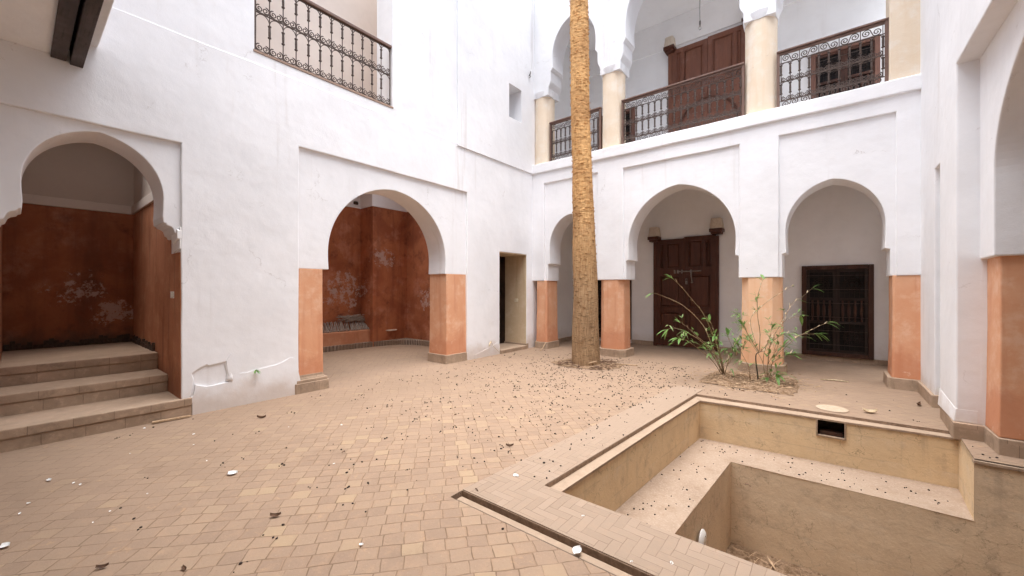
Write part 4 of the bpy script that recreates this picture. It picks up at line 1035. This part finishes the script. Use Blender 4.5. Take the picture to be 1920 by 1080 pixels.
litter(bm, 170, rg, .02, (.04, .2))
tag(mesh('dry_litter', bm, 'dryleaf'), 'scraps of dark dry leaf around the foot of the palm', 'litter', kind='stuff')

# ------------------------------------------------------------------ green cane plants
def smooth_path(pts, n=5):
    P_ = [Vector(p) for p in pts]; out = []
    for i in range(len(P_) - 1):
        p0, p1, p2, p3 = P_[max(i - 1, 0)], P_[i], P_[i + 1], P_[min(i + 2, len(P_) - 1)]
        for k in range(n):
            t = k/n; out.append(.5*((2*p1) + (p2 - p0)*t + (2*p0 - 5*p1 + 4*p2 - p3)*t*t + (3*p1 - p0 - 3*p2 + p3)*t**3))
    return out + [P_[-1]]
def blade(bm, p, d, L, w, up=Vector((0, 0, 1)), droop=.35):
    d = d.normalized(); s = d.cross(up)
    if s.length < .1: s = d.cross(Vector((1, 0, 0)))
    s.normalize(); u = s.cross(d).normalized(); L_ = []
    for t, k in ((0, .12), (.2, .8), (.45, 1.0), (.7, .72), (.9, .25), (1, .02)):
        c = p + d*L*t - Vector((0, 0, 1))*droop*L*t*t
        L_.append((bm.verts.new(c - s*w*k*.5 + u*w*.12*k), bm.verts.new(c), bm.verts.new(c + s*w*k*.5 + u*w*.12*k)))
    for a, b in zip(L_, L_[1:]):
        bm.faces.new((a[0], a[1], b[1], b[0])); bm.faces.new((a[1], a[2], b[2], b[1]))
def rv(k=1.0): return Vector((rnd.uniform(-1, 1), rnd.uniform(-1, 1), rnd.uniform(-1, 1)))*k
def plant(label, base, stems, dark=None):
    t = thing('cane_plant', label, 'plant', base); lf, lf2, sh = B(), B(), B()
    for si, (pts, r, tip, dens) in enumerate(stems):
        p = smooth_path(pts, 6); n = len(p); bm = B()
        tube(bm, p, [max(.002, .8*r*(1 - .72*i/(n - 1))) for i in range(n)], 6)
        mesh('stem', bm, 'stemdk' if dark is not None and si in dark else 'stem', t, smooth=60)
        for i in range(2, n - 1, 3):                           # papery sheaths at the nodes
            d = (p[i + 1] - p[i]).normalized()
            blade(sh, p[i], d + rv(.5), rnd.uniform(.05, .085), rnd.uniform(.012, .02), droop=-.1)
        D = (p[-1] - p[-3]).normalized()
        for k in range(tip):
            blade(lf, p[-1] - D*.02*k, D*1.0 + rv(.75) + Vector((0, 0, -.1)), rnd.uniform(.14, .21), rnd.uniform(.036, .056))
        for i in range(int(n*.3), n - 2):
            if rnd.random() < dens*.95:
                q = p[i] + rv(.012); dd = (rv(1) + Vector((0, 0, .25)) + (p[i + 1] - p[i]).normalized()*.6).normalized(); L = rnd.uniform(.06, .16)
                tube(lf2, [p[i], q + dd*L*.5, q + dd*L], .0016, 3, False)
                for k in range(rnd.choice((2, 3, 4))): blade(lf if rnd.random() < .45 else lf2, q + dd*L, dd + rv(.8), rnd.uniform(.08, .15), rnd.uniform(.018, .034))
    mesh('foliage', lf, 'leaf', t, recalc=False); mesh('fine_foliage', lf2, 'leaf2', t, recalc=False); tag(mesh('sheaths', sh, 'sheath', t, recalc=False), kind='stuff')
    return t
LSt = [
 ([(-1.453, 7.798, .02), (-1.542, 7.727, .532), (-1.682, 7.423, 1.085), (-1.828, 7.179, 1.376), (-1.95, 7.017, 1.583), (-2.07, 6.858, 1.744)], .011, 4, .06),
 ([(-1.462, 7.791, .02), (-1.648, 7.643, .668), (-1.797, 7.651, .954), (-2.077, 7.556, 1.248), (-2.383, 7.44, 1.409), (-2.521, 7.329, 1.468)], .010, 2, .0),
 ([(-1.453, 7.798, .02), (-1.566, 7.452, .429), (-1.713, 7.207, .684), (-1.887, 6.939, .846), (-1.974, 6.742, .899), (-2.081, 6.657, .878)], .008, 3, .22),
 ([(-1.444, 7.805, .02), (-1.635, 7.78, .448), (-1.877, 7.716, .689), (-2.022, 7.599, .864), (-2.146, 7.564, .941)], .008, 3, .2),
 ([(-1.471, 7.784, .02), (-1.589, 7.561, .301), (-1.746, 7.18, .554), (-1.851, 7.032, .669), (-1.954, 6.886, .729)], .007, 3, .4),
 ([(-1.444, 7.805, .02), (-1.502, 7.631, .502), (-1.549, 7.465, .869), (-1.618, 7.41, 1.023)], .008, 5, .3),
 ([(-1.435, 7.812, .02), (-1.402, 7.967, .288), (-1.312, 8.038, .563), (-1.258, 8.21, .736), (-1.257, 8.338, 1.008), (-1.312, 8.294, 1.079)], .008, 5, .5),
 ([(-1.435, 7.812, .02), (-1.446, 7.548, .385), (-1.481, 7.328, .712), (-1.487, 7.259, .782)], .007, 6, .4),
 ([(-1.444, 7.805, .02), (-1.345, 7.756, .368), (-1.291, 7.671, .517), (-1.323, 7.518, .705), (-1.34, 7.504, .792)], .007, 4, .7),
 ([(-1.46, 7.82, .02), (-1.44, 7.70, .25), (-1.62, 7.55, .42), (-1.70, 7.50, .50)], .006, 3, .8),
 ([(-1.44, 7.80, .02), (-1.36, 7.70, .25), (-1.20, 7.60, .45), (-1.10, 7.55, .58)], .006, 3, .8),
]
plant('leaning green cane plant with bare whip-like shoots in front of the dark double door', (-1.45, 7.8, 0), LSt)
RSt = [
 ([(-.921, 7.647, .0), (-.916, 7.651, .1), (-.937, 7.634, .301), (-.941, 7.631, .449), (-.904, 7.66, .496), (-.84, 7.77, .512)], .017, 0, 0),
 ([(-.90, 7.665, .49), (-.888, 7.673, .809), (-.916, 7.651, 1.063), (-.921, 7.647, 1.36), (-.896, 7.667, 1.53), (-.853, 7.765, 1.711)], .009, 3, .08),
 ([(-.90, 7.665, .49), (-.996, 7.459, .737), (-1.053, 7.349, .888), (-1.093, 7.253, .996)], .007, 7, .5),
 ([(-.805, 7.74, .02), (-.792, 7.878, .368), (-.775, 7.891, .583), (-.662, 8.045, .901), (-.565, 8.187, 1.136), (-.435, 8.419, 1.351)], .009, 1, .1),
 ([(-.805, 7.74, .02), (-.768, 7.641, .445), (-.724, 7.548, .667), (-.602, 7.518, .803), (-.503, 7.533, .849)], .008, 6, .5),
 ([(-.764, 7.773, .02), (-.725, 7.932, .368), (-.59, 8.039, .54), (-.422, 8.173, .733), (-.307, 8.329, .803), (-.121, 8.541, .918), (.015, 8.65, .983)], .008, 4, .12),
 ([(-.78, 7.759, .02), (-.719, 8.064, .394), (-.531, 8.214, .656), (-.36, 8.351, .765), (-.224, 8.46, .776), (-.121, 8.541, .776)], .008, 6, .2),
 ([(-.805, 7.74, .02), (-.859, 7.824, .282), (-.817, 7.858, .583), (-.599, 8.16, .983), (-.463, 8.269, 1.059), (-.36, 8.351, 1.081)], .008, 3, .15),
 ([(-.90, 7.665, .49), (-1.058, 7.921, .997), (-.898, 8.177, 1.259), (-.679, 8.48, 1.471), (-.501, 8.622, 1.596)], .007, 1, .08),
 ([(-.725, 8.0, .50), (-.643, 8.253, .864), (-.511, 8.486, 1.281), (-.358, 8.736, 1.414), (-.216, 8.85, 1.574)], .006, 3, .0),
 ([(-1.012, 7.574, .02), (-1.021, 7.439, .278), (-1.111, 7.368, .507), (-1.16, 7.328, .654)], .006, 4, .4),
 ([(-.764, 7.773, .02), (-.692, 7.574, .174), (-.618, 7.505, .216)], .005, 5, .5),
 ([(-.80, 7.75, .02), (-.78, 7.70, .3), (-.66, 7.66, .55), (-.55, 7.64, .66)], .006, 5, .7),
 ([(-.90, 7.665, .49), (-.80, 7.62, .62), (-.74, 7.55, .78), (-.70, 7.50, .98)], .006, 6, .5),
 ([(-.82, 7.76, .02), (-.86, 7.70, .35), (-.99, 7.60, .62), (-1.05, 7.57, .70)], .006, 5, .6),
 ([(-.80, 7.76, .02), (-.74, 7.80, .3), (-.60, 7.80, .42), (-.48, 7.82, .50)], .006, 5, .7),
]
plant('leafy green cane plant with a crooked black stem in front of the peach pillar', (-.9, 7.65, 0), RSt, dark=(0,))
bm = B()
for i in range(16):
    d = Vector((.9, rnd.uniform(-1, 1), rnd.uniform(-.3, 1.1))); blade(bm, Vector((-6.078, 2.04 + rnd.uniform(-.01, .01), .44)), d, rnd.uniform(.04, .085), .014, droop=.6)
tag(mesh('weed', bm, 'leaf', recalc=False), 'tiny green weed sprouting from the cracked white plaster skirt', 'plant')

# ------------------------------------------------------------------ small fittings
def faceplate(name, label, cat, c, axis, w, h, mat, rocker=True):
    o = thing(name, label, cat, c)
    def bx(bm, hw, hh, t0, t1):
        x, y, z = c
        box(bm, x - hw, x + hw, y - t1, y - t0, z - hh, z + hh)
    bm = B(); bx(bm, w/2, h/2, -.002, .012); mesh('plate', bm, mat, o, bevel=.004)
    if rocker:
        bm = B(); bx(bm, w*.22, h*.3, .011, .018); mesh('rocker', bm, mat, o, bevel=.002)
    return o
faceplate('light_switch', 'white light switch on the brown jamb beside the stone steps', 'switch', (-6.47, 1.242, 1.47), 'y', .14, .085, 'switch')
faceplate('light_switch', 'cream light switch on the beige jamb of the narrow doorway', 'switch', (-6.43, 8.238, 1.24), 'y', .11, .085, 'switchb')
hb = thing('hanging_bulb', 'bare light bulb hanging on a wire in the upper gallery', 'bulb', (-2.31, 9.8, 7.5))
bm = B(); tube(bm, [(-2.31, 9.8, 8.75), (-2.306, 9.8, 8.4), (-2.314, 9.802, 8.0), (-2.31, 9.8, 7.66)], .006, 6); mesh('cord', bm, 'cable', hb, smooth=60)
bm = B(); lathe(bm, (-2.31, 9.8), [(.008, 7.70), (.018, 7.68), (.02, 7.60), (.016, 7.595)], 12); mesh('socket', bm, 'cable', hb, smooth=40)
bm = B(); lathe(bm, (-2.31, 9.8), [(.014, 7.596), (.02, 7.57), (.032, 7.54), (.033, 7.515), (.024, 7.49), (.005, 7.48)], 16); mesh('bulb', bm, 'bulb', hb, smooth=60)
wr = thing('wall_wire', 'thin pale wire running down the wall corner to a loose grey end', 'wire', (-6.06, 8.35, 7.1))
bm = B(); tube(bm, [(-6.055, 8.425, 9.2), (-6.055, 8.43, 8.2), (-6.055, 8.425, 7.5), (-6.055, 8.40, 7.27), (-6.05, 8.34, 7.16)], .005, 5); mesh('wire', bm, 'cablew', wr, smooth=60)
bm = B(); tube(bm, [(-6.05, 8.35, 7.18), (-6.03, 8.32, 7.12), (-6.04, 8.30, 7.05), (-6.03, 8.26, 7.03)], .012, 6); tube(bm, [(-6.04, 8.28, 7.09), (-6.02, 8.31, 7.02), (-6.03, 8.27, 6.98)], .008, 5); mesh('loose_end', bm, 'cable', wr, smooth=60)
w2 = thing('wall_wire', 'short curl of dark wire on the gallery wall left of the palm', 'wire', (-6.09, 9.6, 3.0))
bm = B(); tube(bm, [(-6.085, 9.35, 2.98), (-6.07, 9.5, 3.03), (-6.06, 9.62, 2.96), (-6.07, 9.72, 3.0), (-6.06, 9.8, 2.9)], .010, 5); mesh('wire', bm, 'cable', w2, smooth=60)
mc = thing('drain_cover', 'round pale drain cover set in the floor behind the pool', 'drain cover', (.03, 6.56, 0))
bm = B(); lathe(bm, (.03, 6.56), [(.165, -.01), (.165, .006), (.158, .012), (.152, .010), (.148, .010), (.0001, .012)], 40); mesh('cover', bm, 'plate', mc, smooth=30)
bm = B(); tube(bm, [(.03 + 0.168*math.cos(t), 6.56 + 0.168*math.sin(t), .004) for t in [2*PI*i/40 for i in range(41)]], .006, 5); mesh('ring', bm, 'stone', mc, smooth=60)

# ------------------------------------------------------------------ litter on the floor
def stick(label, pts, r, mat='stick', name='stick', cat='stick', flat=None):
    bm = B(); tube(bm, smooth_path(pts, 4), r, 6); return tag(mesh(name, bm, mat, smooth=60), label, cat)
stick('long pale stick leaning across the foot of the palm', [(-3.98, 6.98, .012), (-3.78, 7.02, .05), (-3.56, 7.12, .12)], .016)
stick('thin pale cane lying between the palm and the second orange pillar', [(-3.55, 7.5, .03), (-3.3, 7.62, .025), (-2.98, 7.75, .015)], .010)
stick('short twig propped on the foot of the first orange pillar', [(-5.60, 8.36, .17), (-5.57, 8.2, .07), (-5.58, 8.1, .008)], .010)
bm = B(); prism(bm, [(-6.06, .98), (-6.02, .97), (-5.985, 1.3), (-6.0, 1.33)], lambda s, z, d: (s, z, d), .03, .008); tag(mesh('wood_strip', bm, 'stick', bevel=.004), 'split strip of pale wood lying against the lowest stone step', 'wood strip')
bm = B(); prism(bm, [(-.12, 8.50), (.08, 8.62), (.26, 8.56), (.07, 8.57)], lambda s, z, d: (s, z, d), .022, .004); tag(mesh('husk', bm, 'sheath', bevel=.004), 'long pale dry husk on the floor before the right-hand window', 'husk')
def curled(name, label, cat, x, y, L, mat, ang, w=.4, z0=.006, curl=.35):
    bm = B(); n = 7; g = []
    for i in range(n):
        t = i/(n - 1); hw = L*w*.5*math.sin(PI*min(1, .12 + t*.86))**.8
        c = Vector((L*(t - .5), 0, z0 + L*curl*(2*t - 1)**2*.5)); g.append([bm.verts.new(c + Vector((0, s*hw, L*.22*abs(s)**2*(1 if s > 0 else .5)))) for s in (-1, -.5, 0, .5, 1)])
    for a, b in zip(g, g[1:]):
        for k in range(4): bm.faces.new((a[k], a[k + 1], b[k + 1], b[k]))
    bmesh.ops.transform(bm, matrix=Matrix.Translation((x, y, 0)) @ Matrix.Rotation(ang, 4, 'Z'), verts=bm.verts[:])
    return tag(mesh(name, bm, mat, smooth=180, recalc=False), label, cat)
curled('dry_leaf', 'dark curled dry leaf alone on the tiles, left of the drain corner', 'leaf', -2.93, 1.10, .068, 'dryleaf', .9)
curled('dry_leaf', 'dark shrivelled leaf lying in the dusty paving between two paint chips', 'leaf', -3.14, .30, .055, 'dryleaf', 1.1)
curled('dry_leaf', 'brown crumpled leaf on the paving in front of the dark curled leaf', 'leaf', -2.77, .58, .045, 'dryleaf', .2)
curled('dry_leaf', 'thin dark leaf on the tiles in front of the peeling white plaster', 'leaf', -5.28, 1.83, .10, 'dryleaf', .8, .2)
curled('dry_leaf', 'thin dry leaf on the tiles left of the brick edging', 'leaf', -2.44, 3.02, .075, 'dryleaf', .7, .25)
curled('dry_leaf', 'tan folded leaf beside the round drain cover', 'leaf', .40, 6.63, .14, 'sheath', .3, .5)
curled('dry_leaf', 'dark leaf at the foot of the right wall', 'leaf', .93, 7.45, .12, 'dryleaf', 1.2, .35)
bm = B()
for k, (a, L) in enumerate(((2.2, .16), (1.75, .12), (2.6, .13))): blade(bm, Vector((-6.075, 6.83, .34)), Vector((.25, math.cos(a + 1.2)*.8, -math.sin(a)*.9)), L, .035, droop=.1)
tube(bm, [(-6.075, 6.83, .35), (-6.07, 6.9, .22), (-6.06, 7.05, .1), (-6.05, 7.12, .02)], .005, 5)
tag(mesh('dry_leaf', bm, 'sheath', recalc=False), 'tan dry leaf hanging on the white wall beside the narrow doorway', 'leaf')
def flake(label, x, y, L, ang, group=None, z0=.008):
    o = curled('paint_flake', label, 'paint flake', x, y, L, 'flake', ang, rnd.uniform(.45, .9), z0, .08)
    if group: o['group'] = group
    return o
flake('large white paint flake standing on the tiles, midway along the lower left floor', -3.88, 1.13, .072, .9)
flake('white paint flake lying below the stone steps, far left floor', -4.90, .17, .045, .4)
flake('white paint flake on the brick edging of the pool near its corner', -2.01, 2.57, .05, .2)
flake('bright white paint flake at the extreme left edge of the floor', -3.85, -.04, .055, .7)
flake('white lump of plaster lodged on the slot drain', -1.16, 2.07, .07, 1.5, None, .0)
for x, y in ((-3.79, .32), (-4.68, .29), (-4.6, .32), (-3.89, .41), (-4.49, .06), (-4.33, .02), (-5.1, .67), (-4.35, 1.07), (-5.25, 1.18), (-5.9, .89), (-.87, 2.17), (-.69, 2.3), (-4.0, .62), (-2.2, 1.3), (-1.85, 1.2), (-3.4, 1.75), (-4.7, 1.9), (-4.3, 2.3), (-4.9, 1.1), (-1.3, 2.4)):
    flake('tiny white paint chip scattered on the paving', x, y, rnd.uniform(.012, .028), rnd.uniform(0, 3), 'tiny paint chips on the floor')
# berries dropped by the palm
meshes = []
for v in range(4):
    bm = B(); bmesh.ops.create_icosphere(bm, subdivisions=2, radius=1, matrix=Matrix.Diagonal((1, .86, .72, 1)))
    for q in bm.verts: q.co *= 1 + .16*noise.noise(q.co*1.7 + Vector((v*5, 0, 0)))
    me = bpy.data.meshes.new('berry'); bm.to_mesh(me); bm.free(); me.materials.append(M['berry'])
    for p in me.polygons: p.use_smooth = True
    meshes.append(me)
def on_floor(x, y):
    if not (-6.0 < x < .95 and .3 < y < 8.4): return False
    if y > 2.0 and x > -1.78 + (y - 2.59)*.062 and y < 6.36: return False
    if (x + 3.87)**2 + (y - 7.27)**2 < .33**2: return False
    if x < -5.9 and y < 1.5: return False
    if -1.7 < x < -.36 and 6.98 < y < 8.34: return False
    return True
spots = []
while len(spots) < 1750:
    u = rnd.random()
    if u < .70: x, y = rnd.gauss(-3.3, 1.15), rnd.gauss(6.6, 1.25)
    elif u < .93: x, y = rnd.gauss(-2.9, 1.3), rnd.gauss(4.2, 1.5)
    else: x, y = rnd.uniform(-6, .9), rnd.uniform(.3, 8.4)
    for k in range(rnd.choice((1, 1, 1, 2, 3))):
        X, Y = x + rnd.gauss(0, .03)*k, y + rnd.gauss(0, .03)*k
        if on_floor(X, Y): spots.append((X, Y, .0))
for i in range(115):
    t = rnd.random()
    if t < .45: x, y = rnd.uniform(-1.55, -1.05), rnd.uniform(3.4, 6.0)
    else: x, y = rnd.uniform(-1.2, .98), rnd.uniform(5.52, 6.05)
    spots.append((x, y, -.57))
for i in range(60): spots.append((rnd.gauss(-1.95, .1), rnd.uniform(2.6, 6.4), .009)) if True else None
for x, y in ((1.12, 5.62), (1.15, 5.56), (1.2, 5.6), (1.1, 5.85), (.6, 6.9), (.3, 7.2), (-.1, 6.8), (.7, 7.6)): spots.append((x, y, .0))
spots.sort(key=lambda p: p[0]**2 + p[1]**2 + (p[2] - 1.55)**2)
for i, (x, y, z) in enumerate(spots[:300]):
    o = bpy.data.objects.new('fallen_berry', meshes[i % 4]); r = rnd.choice((rnd.uniform(.003, .006), rnd.uniform(.005, .0075), rnd.uniform(.007, .0095)))
    o.location = (x, y, z + r*.65); o.scale = (r*rnd.uniform(1, 1.35), r, r); o.rotation_euler = (rnd.uniform(-.3, .3), 0, rnd.uniform(0, 6)); link(o)
    tag(o, 'small dark dried berry lying loose in the near part of the courtyard', 'berry', 'dark berries dropped on the floor')
bm = B()
for x, y, z in spots[300:]:
    r = rnd.choice((rnd.uniform(.004, .006), rnd.uniform(.006, .0085), rnd.uniform(.008, .011)))
    bmesh.ops.create_icosphere(bm, subdivisions=1, radius=r, matrix=Matrix.Translation((x, y, z + r*.6)) @ Matrix.Rotation(rnd.uniform(0, 6), 4, 'Z') @ Matrix.Diagonal((rnd.uniform(1, 1.5), .85, .72, 1)))
tag(mesh('fallen_berries', bm, 'berry', smooth=180), 'dense scatter of dark berries on the floor around the palm', 'berries', kind='stuff')
bm = B()
litter(bm, 60, lambda: (rnd.uniform(-.85, .3), rnd.uniform(4.7, 5.4)), -1.54, (.04, .2)); tag(mesh('dry_litter', bm, 'stick'), 'dry sticks and leaves on the bottom of the empty basin', 'litter', kind='stuff')
bm = B()
litter(bm, 160, lambda: (rnd.gauss(-3.3, 1.2), min(8.3, rnd.gauss(5.6, 1.6))), .004, (.012, .05)); tag(mesh('dry_litter', bm, 'dryleaf'), 'fine crumbs of dry leaf sprinkled over the middle of the floor', 'litter', kind='stuff')

SKY, SUN = .37, 9.0
# ------------------------------------------------------------------ camera, sky, sun
cam = bpy.data.cameras.new('camera'); co = link(bpy.data.objects.new('camera', cam))
cam.sensor_width = 36; cam.lens = 13.95; cam.shift_y = .0005; cam.clip_start = .05; cam.clip_end = 500
co.location = (0, 0, 1.55); co.rotation_euler = (PI/2, 0, math.radians(38.61)); sc.camera = co
EL, AZ = math.radians(85), math.radians(150)                    # azimuth clockwise from +Y
wd = bpy.data.worlds.new('World'); sc.world = wd; wd.use_nodes = True
nt = wd.node_tree; nt.nodes.clear()
sk = nt.nodes.new('ShaderNodeTexSky'); sk.sky_type = 'NISHITA'; sk.sun_disc = False; sk.sun_elevation = EL; sk.sun_rotation = AZ
sk.dust_density = 4.0; sk.air_density = 1.0
hs = nt.nodes.new('ShaderNodeHueSaturation'); hs.inputs['Saturation'].default_value = .6
bg = nt.nodes.new('ShaderNodeBackground'); bg.inputs[1].default_value = SKY
wo = nt.nodes.new('ShaderNodeOutputWorld')
nt.links.new(sk.outputs[0], hs.inputs['Color']); nt.links.new(hs.outputs[0], bg.inputs[0]); nt.links.new(bg.outputs[0], wo.inputs[0])
su = bpy.data.lights.new('sun', 'SUN'); su.energy = SUN; su.angle = math.radians(75); su.color = (.97, .985, 1.0)
so_ = link(bpy.data.objects.new('sun', su))
dv = Vector((math.sin(AZ)*math.cos(EL), math.cos(AZ)*math.cos(EL), math.sin(EL)))
so_.rotation_euler = dv.to_track_quat('Z', 'Y').to_euler(); so_.location = (0, 2, 14)
sc.view_settings.view_transform = 'Standard'; sc.view_settings.look = 'None'; sc.view_settings.exposure = 0
sc.render.engine = 'CYCLES'; sc.cycles.use_denoising = True; sc.cycles.use_adaptive_sampling = True; sc.cycles.adaptive_threshold = .035; sc.cycles.max_bounces = 8; sc.cycles.diffuse_bounces = 6; sc.cycles.caustics_reflective = False; sc.cycles.caustics_refractive = False
